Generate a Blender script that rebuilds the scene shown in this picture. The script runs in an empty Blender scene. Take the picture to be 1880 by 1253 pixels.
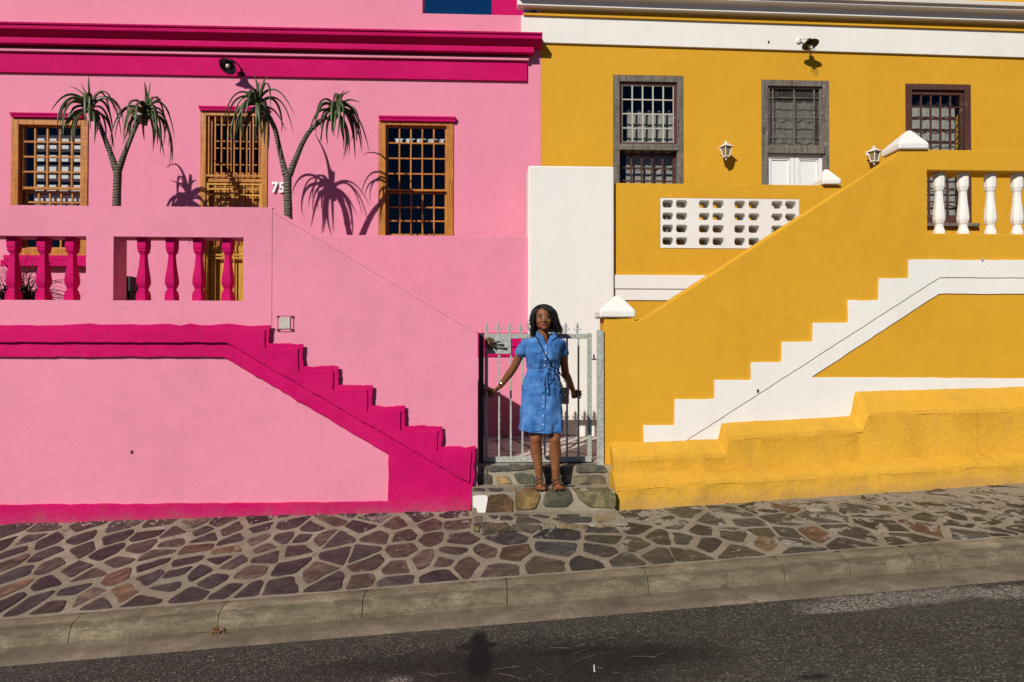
import bpy, bmesh, math, random
from mathutils import Vector, Matrix, Euler, noise as mnoise
random.seed(7)
sc = bpy.context.scene
# ------------------------------------------------------------ camera, sky, sun, exposure
FPX = 1250.0; YAW, PITCH, ROLL = -2.35, 0.7, -0.06
CAMR = (Matrix.Rotation(math.radians(YAW),3,'Z') @ Matrix.Rotation(math.radians(ROLL),3,'Y') @ Matrix.Rotation(math.radians(90+PITCH),3,'X'))
def ray(px, py): return CAMR @ Vector(((px-940)/FPX, -(py-626.5)/FPX, -1.0))
_d = ray(870, 937); EYE = -_d.z*6.0/_d.y           # pavement is z = 0 where it meets the pink wall beside the gate
cd = bpy.data.cameras.new('camera'); cam = bpy.data.objects.new('camera', cd); sc.collection.objects.link(cam)
cam.location = (0,0,EYE); cam.rotation_euler = CAMR.to_euler(); cd.sensor_width = 36; cd.lens = FPX/1880*36
cd.clip_start = .05; cd.clip_end = 2000; sc.camera = cam
SUN = Vector((.655, 1.0, -.79)).normalized()        # direction the light travels
w = bpy.data.worlds.new('World'); sc.world = w; w.use_nodes = True
sky = w.node_tree.nodes.new('ShaderNodeTexSky'); sky.sky_type = 'NISHITA'; sky.sun_disc = False
sky.sun_elevation = math.asin(-SUN.z); sky.sun_rotation = math.atan2(-SUN.x, -SUN.y)
sky.air_density = .65; sky.dust_density = 0; sky.ozone_density = 9.0
hsv = w.node_tree.nodes.new('ShaderNodeHueSaturation'); hsv.inputs['Saturation'].default_value = 1.15; hsv.inputs['Value'].default_value = .92   # deep polarised blue
w.node_tree.links.new(sky.outputs[0], hsv.inputs['Color']); w.node_tree.links.new(hsv.outputs[0], w.node_tree.nodes['Background'].inputs[0])
w.node_tree.nodes['Background'].inputs[1].default_value = .05
sl = bpy.data.lights.new('sun', 'SUN'); sl.energy = 5.0; sl.angle = math.radians(.55); sl.color = (1, .962, .90)
so = bpy.data.objects.new('sun', sl); sc.collection.objects.link(so); so.rotation_euler = SUN.to_track_quat('-Z','Y').to_euler()
sc.cycles.diffuse_bounces = 2
sc.view_settings.view_transform = 'Standard'; sc.view_settings.look = 'None'; sc.view_settings.exposure = -0.19; sc.view_settings.gamma = 1
# ------------------------------------------------------------ pixel -> point helpers (a pixel only gives size and place on a chosen real depth)
def at(px, py, Y):
    d = ray(px, py); t = Y/d.y
    return Vector((d.x*t, Y, EYE+d.z*t))
def X(px, Y, py=500): return at(px, py, Y).x
def Z(py, Y, px=940): return at(px, py, Y).z
def xz(pts, Y): return [(at(x,y,Y).x, at(x,y,Y).z) for x,y in pts]
def rect(x0,y0,x1,y1,Y):
    a = at((x0+x1)/2, y0, Y); b = at((x0+x1)/2, y1, Y); c = at(x0,(y0+y1)/2,Y); d = at(x1,(y0+y1)/2,Y)
    return c.x, d.x, b.z, a.z          # x0,x1,z0,z1
# ------------------------------------------------------------ materials
def lin(c): return tuple(((v/255)/12.92 if v/255<=.04045 else ((v/255+.055)/1.055)**2.4) for v in c)
class NT:
    def __init__(s, name):
        s.m = bpy.data.materials.new(name); s.m.use_nodes = True; s.t = s.m.node_tree
        s.b = s.t.nodes['Principled BSDF']; s.tc = s.t.nodes.new('ShaderNodeTexCoord')
    def n(s, typ, **k):
        o = s.t.nodes.new('ShaderNode'+typ)
        for a,v in k.items(): setattr(o,a,v)
        return o
    def l(s,a,b): s.t.links.new(a,b)
    def noise(s, scale, detail=4, rough=.55, vec=None, dist=0):
        o = s.n('TexNoise'); o.inputs['Scale'].default_value=scale; o.inputs['Detail'].default_value=detail; o.inputs['Roughness'].default_value=rough; o.inputs['Distortion'].default_value=dist
        s.l(vec if vec is not None else s.tc.outputs['Object'], o.inputs['Vector']); return o.outputs['Fac']
    def ramp(s, fac, stops):
        o = s.n('ValToRGB'); e = o.color_ramp.elements
        while len(e)<len(stops): e.new(.5)
        for i,(p,c) in enumerate(stops):
            e[i].position=p; e[i].color = (*c,1) if len(c)==3 else c
        s.l(fac,o.inputs[0]); return o.outputs[0]
    def mix(s, fac, a, b, mode='MIX'):
        o = s.n('Mix', data_type='RGBA', blend_type=mode)
        for v,i in ((fac,0),(a,6),(b,7)):
            if hasattr(v,'links'): s.l(v,o.inputs[i])
            elif i==0: o.inputs[0].default_value=v
            else: o.inputs[i].default_value=(*v,1)
        return o.outputs[2]
    def math(s, op, a, b=0.0, c=None):
        o = s.n('Math', operation=op)
        for i,v in enumerate((a,b,c)):
            if v is None: continue
            if hasattr(v,'links'): s.l(v,o.inputs[i])
            else: o.inputs[i].default_value=v
        return o.outputs[0]
    def mapv(s, scale=(1,1,1), loc=(0,0,0)):
        o = s.n('Mapping'); o.inputs['Scale'].default_value=scale; o.inputs['Location'].default_value=loc
        s.l(s.tc.outputs['Object'],o.inputs['Vector']); return o.outputs[0]
    def bump(s, hs, dist):
        prev=None
        for h,st in hs:
            o=s.n('Bump'); o.inputs['Strength'].default_value=st; o.inputs['Distance'].default_value=dist; s.l(h,o.inputs['Height'])
            if prev: s.l(prev,o.inputs['Normal'])
            prev=o.outputs[0]
        s.l(prev,s.b.inputs['Normal'])
    def base(s, c, rough=.8, spec=.3, metal=0):
        if hasattr(c,'links'): s.l(c,s.b.inputs['Base Color'])
        else: s.b.inputs['Base Color'].default_value=(*c,1)
        s.b.inputs['Roughness'].default_value=rough; s.b.inputs['Specular IOR Level'].default_value=spec; s.b.inputs['Metallic'].default_value=metal
        return s.m
def sc3(c,k): return tuple(v*k for v in c)
def stucco(name, c, amt=.10, bmp=.25, stain=(.16,.12,.09), stain_amt=.12, spec=.25, splash=0, crack=.22):
    t = NT(name)
    big = t.noise(.9,3); mid = t.noise(7,5,.6); fine = t.noise(70,4,.65); rel = t.noise(22,4,.6); br = t.noise(14,4,.6,t.mapv((1,1,5)))
    f = t.math('MULTIPLY_ADD', big, .55, t.math('MULTIPLY', mid, .45))
    col = t.ramp(f, [(.3,sc3(c,1-amt)),(.5,c),(.7,tuple(min(.93,v*(1+amt*.7)+amt*.03) for v in c))])
    st = t.ramp(t.noise(2.3,6,.7), [(.56,(0,0,0)),(.78,(stain_amt,)*3)])
    streak = t.ramp(t.noise(9,4,.6,t.mapv((1,1,.12))), [(.5,(0,0,0)),(.8,(stain_amt*.7,)*3)])
    col = t.mix(st, col, stain); col = t.mix(streak, col, stain)
    pit = t.ramp(t.noise(38,2,.5), [(.775,(0,0,0)),(.80,(.55,.55,.55))])
    col = t.mix(pit, col, sc3(c,.45))
    # hairline cracks, broken up by a mask
    wv=t.n('VectorMath',operation='MULTIPLY_ADD'); cn=t.n('TexNoise'); cn.inputs['Scale'].default_value=4; cn.inputs['Detail'].default_value=5; t.l(t.tc.outputs['Object'],cn.inputs['Vector'])
    t.l(cn.outputs['Color'],wv.inputs[0]); wv.inputs[1].default_value=(.30,.30,.30); t.l(t.tc.outputs['Object'],wv.inputs[2])
    vo=t.n('TexVoronoi',feature='DISTANCE_TO_EDGE'); vo.inputs['Scale'].default_value=.75; t.l(wv.outputs[0],vo.inputs['Vector'])
    ck=t.math('MULTIPLY',t.ramp(vo.outputs['Distance'],[(0,(1,1,1)),(.0035,(0,0,0))]),t.ramp(t.noise(1.3,3,.6,t.mapv((1,1,1),(5,2,9))),[(.56,(0,0,0)),(.64,(crack,)*3)]))
    col=t.mix(ck,col,sc3(c,.35))
    # scuffs and old repairs: paler and duller touched-up patches
    rp=t.ramp(t.noise(1.7,8,.75,t.mapv((1,1,1.6),(3,7,1)),.4),[(.57,(0,0,0)),(.60,(.16,.16,.16))]); col=t.mix(rp,col,tuple(min(.9,v*1.12+.02) for v in c))
    if splash:
        sp=t.n('SeparateXYZ'); gm=t.n('NewGeometry'); t.l(gm.outputs['Position'],sp.inputs[0])
        h=t.math('SUBTRACT',sp.outputs['Z'],t.math('MULTIPLY_ADD',sp.outputs['X'],splash,.0))
        h=t.math('ADD',h,t.math('MULTIPLY_ADD',t.noise(6,6,.75),-.34,.17))
        col=t.mix(t.ramp(h,[(.0,(.34,)*3),(.045,(.13,)*3),(.15,(0,0,0))]),col,(.20,.15,.115))
    t.bump([(big,bmp*.8),(rel,bmp),(br,bmp*.5),(fine,bmp*.5)], .02)
    return t.base(col,.82,spec)
M = {}
PINK=(.775,.252,.355); MAG=(.57,.003,.115); YEL=(.655,.335,.018); WHT=(.80,.765,.70)
M['pink']=stucco('pink_plaster',PINK,.08,.17,(.45,.2,.22),.14)
M['magenta']=stucco('magenta_paint',MAG,.16,.32,(.30,.02,.08),.22,.12,splash=.018)
M['yellow']=stucco('yellow_plaster',YEL,.08,.15,(.40,.20,.03),.16)
M['yrough']=stucco('yellow_rough_plaster',(.67,.355,.030),.10,.42,(.33,.20,.05),.38,splash=.055,crack=.5)
M['white']=stucco('white_plaster',WHT,.05,.12,(.5,.45,.36),.12)
def solid(name,c,rough=.6,spec=.4,metal=0,var=.12,scale=25,bmp=.15):
    t=NT(name); f=t.noise(scale,4,.6)
    t.bump([(t.noise(scale*3,3),bmp)],.004)
    return t.base(t.ramp(f,[(.3,sc3(c,1-var)),(.7,tuple(min(.95,v*(1+var)) for v in c))]),rough,spec,metal)
def wood(name,c,c2,rough=.5,weather=0):
    t=NT(name); g=t.noise(6,5,.65,t.mapv((7,7,.5)),.6); g2=t.noise(5,5,.65,t.mapv((.5,7,7)),.4); a=t.math('MULTIPLY_ADD',g,.7,t.math('MULTIPLY',g2,.3))
    col=t.ramp(a,[(.35,c2),(.55,c),(.72,tuple(min(.9,v*1.25) for v in c))])
    if weather: col=t.mix(t.ramp(t.noise(14,6,.7),[(.6,(0,0,0)),(.68,(weather,)*3)]),col,(.42,.37,.32))
    t.bump([(g,.5),(g2,.3)],.004); return t.base(col,rough,.35)
M['orange']=wood('varnished_orange_wood',(.52,.20,.026),(.30,.085,.012),.35)
M['ochre']=wood('ochre_painted_door',(.60,.31,.03),(.45,.2,.02),.45)
M['greywood']=wood('weathered_grey_wood',(.185,.155,.125),(.06,.05,.042),.85,.8)
M['redwood']=wood('flaking_oxblood_wood',(.10,.035,.025),(.045,.016,.013),.7,.5)
M['putty']=solid('cream_putty_bars',(.50,.46,.38),.7)
M['door_white']=solid('white_door_paint',(.82,.81,.78),.4,.5,var=.04)
M['black']=solid('black_enamel',(.012,.012,.013),.35,.5)
M['bulb']=solid('bulb_glass',(.6,.58,.5),.08,.8)
M['lampwhite']=solid('white_lamp_enamel',(.78,.76,.72),.3,.5,var=.04)
M['amber']=solid('smoky_lantern_glass',(.30,.22,.10),.12,.7)
M['steel']=solid('galvanised_steel',(.40,.41,.37),.6,.4,.15,.35,40,.3)
M['darksteel']=solid('dark_steel_post',(.035,.032,.045),.6,.4)
M['rust']=solid('rusty_chain',(.22,.10,.035),.7,.4,.4,.5)
M['brass']=solid('dark_padlock',(.10,.08,.07),.4,.5,.7)
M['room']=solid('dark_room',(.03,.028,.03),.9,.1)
M['blind']=solid('pale_blind',(.74,.75,.72),.7,.3,var=.04)
M['digit']=solid('white_digit',(.86,.86,.86),.4,.4,var=.02)
def glass():
    m=bpy.data.materials.new('window_glass'); m.use_nodes=True; t=m.node_tree; t.nodes.clear()
    o=t.nodes.new('ShaderNodeOutputMaterial'); a=t.nodes.new('ShaderNodeBsdfTransparent'); g=t.nodes.new('ShaderNodeBsdfGlossy'); x=t.nodes.new('ShaderNodeMixShader'); f=t.nodes.new('ShaderNodeLayerWeight'); p=t.nodes.new('ShaderNodeMath'); p.operation='POWER'; p.inputs[1].default_value=4; q=t.nodes.new('ShaderNodeMath'); q.operation='MULTIPLY_ADD'; q.inputs[1].default_value=.7; q.inputs[2].default_value=.05
    a.inputs[0].default_value=(.86,.89,.90,1); g.inputs['Roughness'].default_value=.03; f.inputs[0].default_value=.5
    n=t.nodes.new('ShaderNodeTexNoise'); n.inputs['Scale'].default_value=6; b=t.nodes.new('ShaderNodeBump'); b.inputs['Strength'].default_value=.05; t.links.new(n.outputs[0],b.inputs['Height']); t.links.new(b.outputs[0],g.inputs['Normal'])
    t.links.new(f.outputs['Facing'],p.inputs[0]); t.links.new(p.outputs[0],q.inputs[0]); t.links.new(q.outputs[0],x.inputs[0]); t.links.new(a.outputs[0],x.inputs[1]); t.links.new(g.outputs[0],x.inputs[2]); t.links.new(x.outputs[0],o.inputs[0]); return m
M['glass']=glass()
def lace():
    t=NT('lace_curtain'); wv=t.n('TexVoronoi',feature='F1'); wv.inputs['Scale'].default_value=55; t.l(t.tc.outputs['Object'],wv.inputs['Vector'])
    c=t.ramp(wv.outputs['Distance'],[(.1,(.18,.165,.135)),(.45,(.40,.37,.31))]); return t.base(c,.9,.1)
M['lace']=lace()
def leaf(name,c1,c2):
    t=NT(name); g=t.n('NewGeometry'); r=g.outputs['Random Per Island']
    col=t.ramp(r,[(0,c1),(1,c2)]); col=t.mix(t.ramp(t.noise(12,3),[(.4,(0,0,0)),(.7,(.5,.5,.5))]),col,sc3(c2,1.5))
    t.bump([(t.noise(60,3),.3)],.004); return t.base(col,.42,.45)
M['aloe']=leaf('aloe_leaf',(.022,.034,.014),(.075,.10,.024))
M['grassy']=leaf('dark_strappy_leaf',(.008,.013,.008),(.03,.04,.02))
def bark():
    t=NT('ringed_bark'); wv=t.n('TexWave',wave_type='BANDS',bands_direction='Z'); wv.inputs['Scale'].default_value=11; wv.inputs['Distortion'].default_value=7; wv.inputs['Detail'].default_value=4; t.l(t.tc.outputs['Object'],wv.inputs['Vector'])
    ff=t.math('MULTIPLY_ADD',wv.outputs['Fac'],.42,t.math('MULTIPLY',t.noise(16,6,.7,t.mapv((1,1,2.5))),.58)); col=t.ramp(ff,[(.28,(.045,.036,.028)),(.5,(.12,.098,.074)),(.72,(.21,.18,.14))]); t.bump([(wv.outputs['Fac'],.6),(t.noise(40),.3)],.006); return t.base(col,.85,.2)
M['bark']=bark()
def stone_mat():
    t=NT('paving_stone'); at_=t.n('Attribute'); at_.attribute_name='scol'
    n1=t.noise(9,6,.7,dist=.8); n2=t.noise(60,4,.7)
    lay=t.noise(5,6,.7,t.mapv((1,1,4)),1.2)
    c=t.mix(1.0,at_.outputs['Color'],t.ramp(n1,[(.30,(.35,.35,.37)),(.5,(.85,.85,.85)),(.70,(1.9,1.75,1.6))]),'MULTIPLY')
    c=t.mix(.55,c,t.ramp(lay,[(.35,(.6,.6,.6)),(.6,(1.3,1.25,1.15))]),'MULTIPLY')
    sx=t.n('SeparateXYZ'); t.l(t.tc.outputs['Object'],sx.inputs[0])
    # cement smeared over the stones, more of it towards the uphill end and beside the wall
    g=t.math('MULTIPLY_ADD',sx.outputs['X'],.030,t.math('MULTIPLY_ADD',sx.outputs['Y'],.060,-.30))
    sm=t.math('ADD',t.noise(5.5,7,.72,t.mapv((1,.7,1)),.6),t.math('MAXIMUM',g,-.08))
    mask=t.ramp(sm,[(.60,(0,0,0)),(.625,(1,1,1))])
    c=t.mix(mask,c,t.ramp(n2,[(.3,(.22,.19,.155)),(.7,(.34,.30,.25))]))
    dots=t.ramp(t.noise(26,2,.5),[(.77,(0,0,0)),(.785,(1,1,1))]); c=t.mix(dots,c,(.5,.42,.4)); wl=t.math('ADD',t.math('MULTIPLY_ADD',sx.outputs['Y'],.30,-1.72),t.noise(24,4,.7)); c=t.mix(t.ramp(wl,[(.66,(0,0,0)),(.68,(.85,.85,.85))]),c,(.62,.52,.47))
    t.bump([(n1,.6),(lay,.5),(n2,.35)],.012); return t.base(c,.62,.35)
M['stone']=stone_mat()
def cement(name,a,b,grit=90,green=0):
    t=NT(name); n1=t.noise(1.6,5,.7); n2=t.noise(grit,5,.75); n3=t.noise(9,5,.7)
    f=t.math('MULTIPLY_ADD',n1,.34,t.math('MULTIPLY_ADD',n2,.42,t.math('MULTIPLY',n3,.24)))
    c=t.ramp(f,[(.40,a),(.60,b)]); c=t.mix(t.ramp(t.noise(grit*.6,3,.8),[(.60,(0,0,0)),(.68,(.55,.55,.55))]),c,sc3(a,.45)); c=t.mix(t.ramp(t.noise(2.1,7,.8,dist=.5),[(.45,(.55,.55,.55)),(.6,(0,0,0))]),c,sc3(a,.8))
    if green:
        c=t.mix(t.ramp(t.noise(3,6,.75,t.mapv((.6,2,3))),[(.48,(0,0,0)),(.7,(green,)*3)]),c,(.105,.090,.062))
        c=t.mix(t.ramp(t.noise(11,7,.8),[(.68,(0,0,0)),(.72,(.7,.7,.7))]),c,(.035,.032,.025))
    if green>.5:
        sp=t.n('SeparateXYZ'); t.l(t.tc.outputs['Object'],sp.inputs[0])
        dy=t.math('ABSOLUTE',t.math('SUBTRACT',sp.outputs['Y'],4.172)); dy=t.math('ADD',dy,t.math('MULTIPLY_ADD',t.noise(5,7,.8,t.mapv((1,4,4))),-.16,.075))
        c=t.mix(t.ramp(dy,[(.0,(.62,.62,.62)),(.018,(0,0,0))]),c,(.075,.068,.050))
    cv=t.n('TexVoronoi',feature='DISTANCE_TO_EDGE'); cv.inputs['Scale'].default_value=1.1; cw=t.n('VectorMath',operation='MULTIPLY_ADD'); c2=t.n('TexNoise'); c2.inputs['Scale'].default_value=5; c2.inputs['Detail'].default_value=6; t.l(t.tc.outputs['Object'],c2.inputs['Vector']); t.l(c2.outputs['Color'],cw.inputs[0]); cw.inputs[1].default_value=(.35,.35,.35); t.l(t.tc.outputs['Object'],cw.inputs[2]); t.l(cw.outputs[0],cv.inputs['Vector'])
    c=t.mix(t.math('MULTIPLY',t.ramp(cv.outputs['Distance'],[(0,(1,1,1)),(.006,(0,0,0))]),t.ramp(t.noise(1.1,3),[(.5,(0,0,0)),(.56,(.8,.8,.8))])),c,(.04,.035,.028))
    t.bump([(n3,.6),(n2,.9)],.010); c=t.mix(1.0,c,(1.0,.965,.885),'MULTIPLY') if green>.5 else c; return t.base(c,.9,.15)
M['mortar']=cement('sandy_mortar',(.26,.218,.152),(.46,.395,.288),80)
M['kerb']=cement('kerb_concrete',(.165,.138,.092),(.43,.355,.255),110,.62)
M['gutter']=cement('gutter_concrete',(.15,.115,.078),(.40,.32,.225),110,.25)
M['court']=cement('courtyard_screed',(.22,.18,.14),(.42,.36,.29))
def asphalt():
    t=NT('asphalt'); v=t.n('TexVoronoi',feature='F1'); v.inputs['Scale'].default_value=105; t.l(t.tc.outputs['Object'],v.inputs['Vector'])
    n=t.noise(190,3,.8); big=t.noise(1.6,7,.75); wn=t.n('TexWhiteNoise'); t.l(v.outputs['Position'],wn.inputs['Vector'])
    c=t.ramp(wn.outputs['Value'],[(0,(.027,.026,.020)),(.5,(.062,.060,.047)),(.84,(.125,.118,.090)),(1,(.31,.28,.21))])
    tw=t.noise(1.0,6,.7,t.mapv((.35,3.2,1))); c=t.mix(t.ramp(tw,[(.42,(0,0,0)),(.62,(.40,.40,.40))]),c,(.115,.105,.09)); c=t.mix(t.ramp(n,[(.35,(.75,.75,.75)),(.6,(0,0,0))]),c,(.018,.017,.017))
    c=t.mix(t.ramp(big,[(.35,(.35,.35,.35)),(.65,(0,0,0))]),c,(.045,.034,.024))
    sep=t.n('SeparateXYZ'); t.l(t.tc.outputs['Object'],sep.inputs[0]); x,y=sep.outputs['X'],sep.outputs['Y']
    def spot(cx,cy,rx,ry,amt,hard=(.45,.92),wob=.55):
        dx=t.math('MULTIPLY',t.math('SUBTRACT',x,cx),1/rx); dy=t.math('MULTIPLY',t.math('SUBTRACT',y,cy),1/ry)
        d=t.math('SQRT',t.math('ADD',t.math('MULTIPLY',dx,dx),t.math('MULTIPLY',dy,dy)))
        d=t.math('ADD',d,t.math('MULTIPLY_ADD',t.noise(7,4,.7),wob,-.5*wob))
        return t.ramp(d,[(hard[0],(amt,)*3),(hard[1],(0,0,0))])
    for (px,py,rx,ry,a) in DARK_SPOTS:
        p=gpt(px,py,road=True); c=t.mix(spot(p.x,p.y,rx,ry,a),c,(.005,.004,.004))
    # worn pale cement patches by the gutter
    for (px,py,rx,ry) in ((1660,1098,.75,.14),(1860,1088,.3,.12),(1560,1118,.35,.05),(730,1250,.10,.05)):
        p=gpt(px,py,road=True); sp=spot(p.x,p.y,rx,ry,1.0,(.55,.95),1.1)
        sp=t.mix(t.ramp(t.noise(60,4,.8),[(.46,(0,0,0)),(.54,(.85,.85,.85))]),(0,0,0),sp)
        c=t.mix(sp,c,(.33,.29,.25))
    t.bump([(v.outputs['Distance'],.8),(n,.6)],.006); return t.base(c,.85,.25)
# ------------------------------------------------------------ mesh builder
ORG={}
def setp(o,label=None,cat=None,group=None,kind=None):
    if label: o['label']=label
    if cat: o['category']=cat
    if group: o['group']=group
    if kind: o['kind']=kind
    return o
def thing(name,loc,label,cat,group=None):
    o=bpy.data.objects.new(name,None); sc.collection.objects.link(o); o.location=loc; o.empty_display_size=.1; ORG[o]=Vector(loc)
    return setp(o,label,cat,group)
class MB:
    def __init__(s): s.v=[]; s.f=[]; s.mi=[]; s.col=[]; s.k=0; s.c=(1,1,1)
    def add(s,vs,fs):
        b=len(s.v); s.v+=[tuple(v) for v in vs]; s.f+=[tuple(b+i for i in f) for f in fs]; s.mi+=[s.k]*len(fs); s.col+=[s.c]*len(fs); return s
    def box(s,x0,x1,y0,y1,z0,z1):
        if x0>x1:x0,x1=x1,x0
        if y0>y1:y0,y1=y1,y0
        if z0>z1:z0,z1=z1,z0
        v=[(x,y,z) for z in (z0,z1) for y in (y0,y1) for x in (x0,x1)]
        return s.add(v,[(0,2,3,1),(4,5,7,6),(0,1,5,4),(2,6,7,3),(0,4,6,2),(1,3,7,5)])
    def prism(s,poly,y0,y1,inset=0,back=True):
        # poly in (x,z); y0 is the front (small y)
        a=sum(poly[i][0]*poly[(i+1)%len(poly)][1]-poly[(i+1)%len(poly)][0]*poly[i][1] for i in range(len(poly)))
        if a<0: poly=poly[::-1]
        n=len(poly); v=[(x,y0,z) for x,z in poly]+[(x,y1,z) for x,z in poly]
        f=[tuple(range(n))]+([tuple(range(2*n-1,n-1,-1))] if back else [])+[(i,i+n,(i+1)%n+n,(i+1)%n) for i in range(n)]
        return s.add(v,f)
    def extx(s,prof,x0,x1,dz=0.0):
        # prof in (y,z); extruded along x
        a=sum(prof[i][0]*prof[(i+1)%len(prof)][1]-prof[(i+1)%len(prof)][0]*prof[i][1] for i in range(len(prof)))
        if a<0: prof=prof[::-1]
        n=len(prof); v=[(x0,y,z) for y,z in prof]+[(x1,y,z+dz) for y,z in prof]
        return s.add(v,[tuple(range(n-1,-1,-1)),tuple(range(n,2*n))]+[(i,(i+1)%n,(i+1)%n+n,i+n) for i in range(n)])
    def tube(s,pts,rad,n=8,flat=1.0,cap=True,up=Vector((0,0,1))):
        pts=[Vector(p) for p in pts]; 
        if not hasattr(rad,'__len__'): rad=[rad]*len(pts)
        vs=[]; prev=None
        for i,p in enumerate(pts):
            t=(pts[min(i+1,len(pts)-1)]-pts[max(i-1,0)]).normalized()
            if prev is None:
                a=up if abs(t.dot(up))<.95 else Vector((1,0,0)); u=t.cross(a).normalized()
            else: u=(prev-t*prev.dot(t)).normalized()
            prev=u; w_=t.cross(u)
            for k in range(n):
                a=2*math.pi*k/n; vs.append(p+(u*math.cos(a)+w_*math.sin(a)*flat)*rad[i])
        m=len(pts); f=[(i*n+k,i*n+(k+1)%n,(i+1)*n+(k+1)%n,(i+1)*n+k) for i in range(m-1) for k in range(n)]
        if cap: f+=[tuple(range(n-1,-1,-1)),tuple(range((m-1)*n,m*n))]
        return s.add(vs,f)
    def lathe(s,prof,c,n=16,M3=None,rot=0,sx=1,sy=1):
        # prof (r,h) up the local z axis
        vs=[]
        for r,h in prof:
            for k in range(n):
                a=2*math.pi*k/n+rot; p=Vector((r*math.cos(a)*sx,r*math.sin(a)*sy,h))
                if M3: p=M3@p
                vs.append(p+Vector(c))
        m=len(prof); f=[(i*n+k,i*n+(k+1)%n,(i+1)*n+(k+1)%n,(i+1)*n+k) for i in range(m-1) for k in range(n)]
        f+=[tuple(range(n-1,-1,-1)),tuple(range((m-1)*n,m*n))]
        return s.add(vs,f)
    def ell(s,c,r,M3=None,nu=16,nv=10):
        prof=[(max(1e-4,math.sin(math.pi*i/nv)),-math.cos(math.pi*i/nv)) for i in range(nv+1)]
        b=len(s.v); s.lathe(prof,(0,0,0),nu)
        for i in range(b,len(s.v)):
            p=Vector(s.v[i]); p=Vector((p.x*r[0],p.y*r[1],p.z*r[2]))
            if M3: p=M3@p
            s.v[i]=tuple(p+Vector(c))
        return s
    def cap(s,p0,p1,r0,r1,n=14,ff=1.0):
        p0,p1=Vector(p0),Vector(p1); d=(p1-p0); L=d.length; d=d/max(L,1e-6); pts=[];rr=[]
        for i in range(5): a=math.pi/2*(i/4); pts.append(p0-d*r0*math.cos(a)*.999); rr.append(max(1e-4,r0*math.sin(a)))
        for i in range(1,5): a=math.pi/2*(i/4); pts.append(p1+d*r1*math.sin(a)*.999) if i>0 else 0; rr.append(max(1e-4,r1*math.cos(a)))
        pts.insert(5,p1); rr.insert(5,r1)
        return s.tube(pts,rr,n,ff)
    def wall(s,x0,x1,z0,z1,y0,y1,holes):
        xs=sorted({x0,x1,*[h[0] for h in holes],*[h[1] for h in holes]}); zs=sorted({z0,z1,*[h[2] for h in holes],*[h[3] for h in holes]})
        xs=[x for x in xs if x0-1e-6<=x<=x1+1e-6]; zs=[z for z in zs if z0-1e-6<=z<=z1+1e-6]
        nx,nz=len(xs)-1,len(zs)-1
        def solid(i,j):
            if i<0 or j<0 or i>=nx or j>=nz: return False
            cx=(xs[i]+xs[i+1])/2; cz=(zs[j]+zs[j+1])/2
            return not any(h[0]<cx<h[1] and h[2]<cz<h[3] for h in holes)
        vid={}
        vs=[];fs=[]
        def V(i,j,k):
            if (i,j,k) not in vid: vid[i,j,k]=len(vs); vs.append((xs[i],(y0,y1)[k],zs[j]))
            return vid[i,j,k]
        for i in range(nx):
            for j in range(nz):
                if not solid(i,j): continue
                fs.append((V(i,j,0),V(i+1,j,0),V(i+1,j+1,0),V(i,j+1,0))); fs.append((V(i,j,1),V(i,j+1,1),V(i+1,j+1,1),V(i+1,j,1)))
                if not solid(i-1,j): fs.append((V(i,j,0),V(i,j+1,0),V(i,j+1,1),V(i,j,1)))
                if not solid(i+1,j): fs.append((V(i+1,j,0),V(i+1,j,1),V(i+1,j+1,1),V(i+1,j+1,0)))
                if not solid(i,j-1): fs.append((V(i,j,0),V(i,j,1),V(i+1,j,1),V(i+1,j,0)))
                if not solid(i,j+1): fs.append((V(i,j+1,0),V(i+1,j+1,0),V(i+1,j+1,1),V(i,j+1,1)))
        return s.add(vs,fs)
    def plate(s,polys,y0,y1):
        # polygons in (x,z) that share whole edges become one wall; only outer edges get side faces
        vid={};P2=[];E={}
        def V(p):
            k=(round(p[0],4),round(p[1],4))
            if k not in vid: vid[k]=len(P2); P2.append(k)
            return vid[k]
        F=[]
        for poly in polys:
            a=sum(poly[i][0]*poly[(i+1)%len(poly)][1]-poly[(i+1)%len(poly)][0]*poly[i][1] for i in range(len(poly)))
            if a<0: poly=poly[::-1]
            f=[V(p) for p in poly]; F.append(f)
            for i in range(len(f)): E[(f[i],f[(i+1)%len(f)])]=1
        n=len(P2); fs=[tuple(f) for f in F]+[tuple(i+n for i in f[::-1]) for f in F]
        fs+=[(u,u+n,v+n,v) for (u,v) in E if (v,u) not in E]
        return s.add([(x,y0,z) for x,z in P2]+[(x,y1,z) for x,z in P2],fs)
    def build(s,name,mats,parent=None,bevel=0,smooth=False,seg=2,org=None):
        if not isinstance(mats,(list,tuple)): mats=[mats]
        o0=Vector(org) if org is not None else (ORG[parent] if parent is not None else Vector((0,0,0)))
        me=bpy.data.meshes.new(name); me.from_pydata([tuple(Vector(v)-o0) for v in s.v],[],s.f)
        for m in mats: me.materials.append(M[m] if isinstance(m,str) else m)
        if len(mats)>1: me.polygons.foreach_set('material_index',s.mi)
        if any(c!=(1,1,1) for c in s.col):
            at_=me.color_attributes.new('scol','FLOAT_COLOR','CORNER')
            for p,c in zip(me.polygons,s.col):
                for li in p.loop_indices: at_.data[li].color=(*c,1)
        me.update()
        if smooth: me.polygons.foreach_set('use_smooth',[True]*len(me.polygons))
        ob=bpy.data.objects.new(name,me); sc.collection.objects.link(ob)
        if parent is not None:
            ob.parent=parent; ob.location=o0-ORG[parent]
        else: ob.location=o0
        ORG[ob]=o0
        if bevel:
            b=ob.modifiers.new('bevel','BEVEL'); b.width=bevel; b.segments=seg; b.limit_method='ANGLE'; b.angle_limit=math.radians(35)
        return ob
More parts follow.
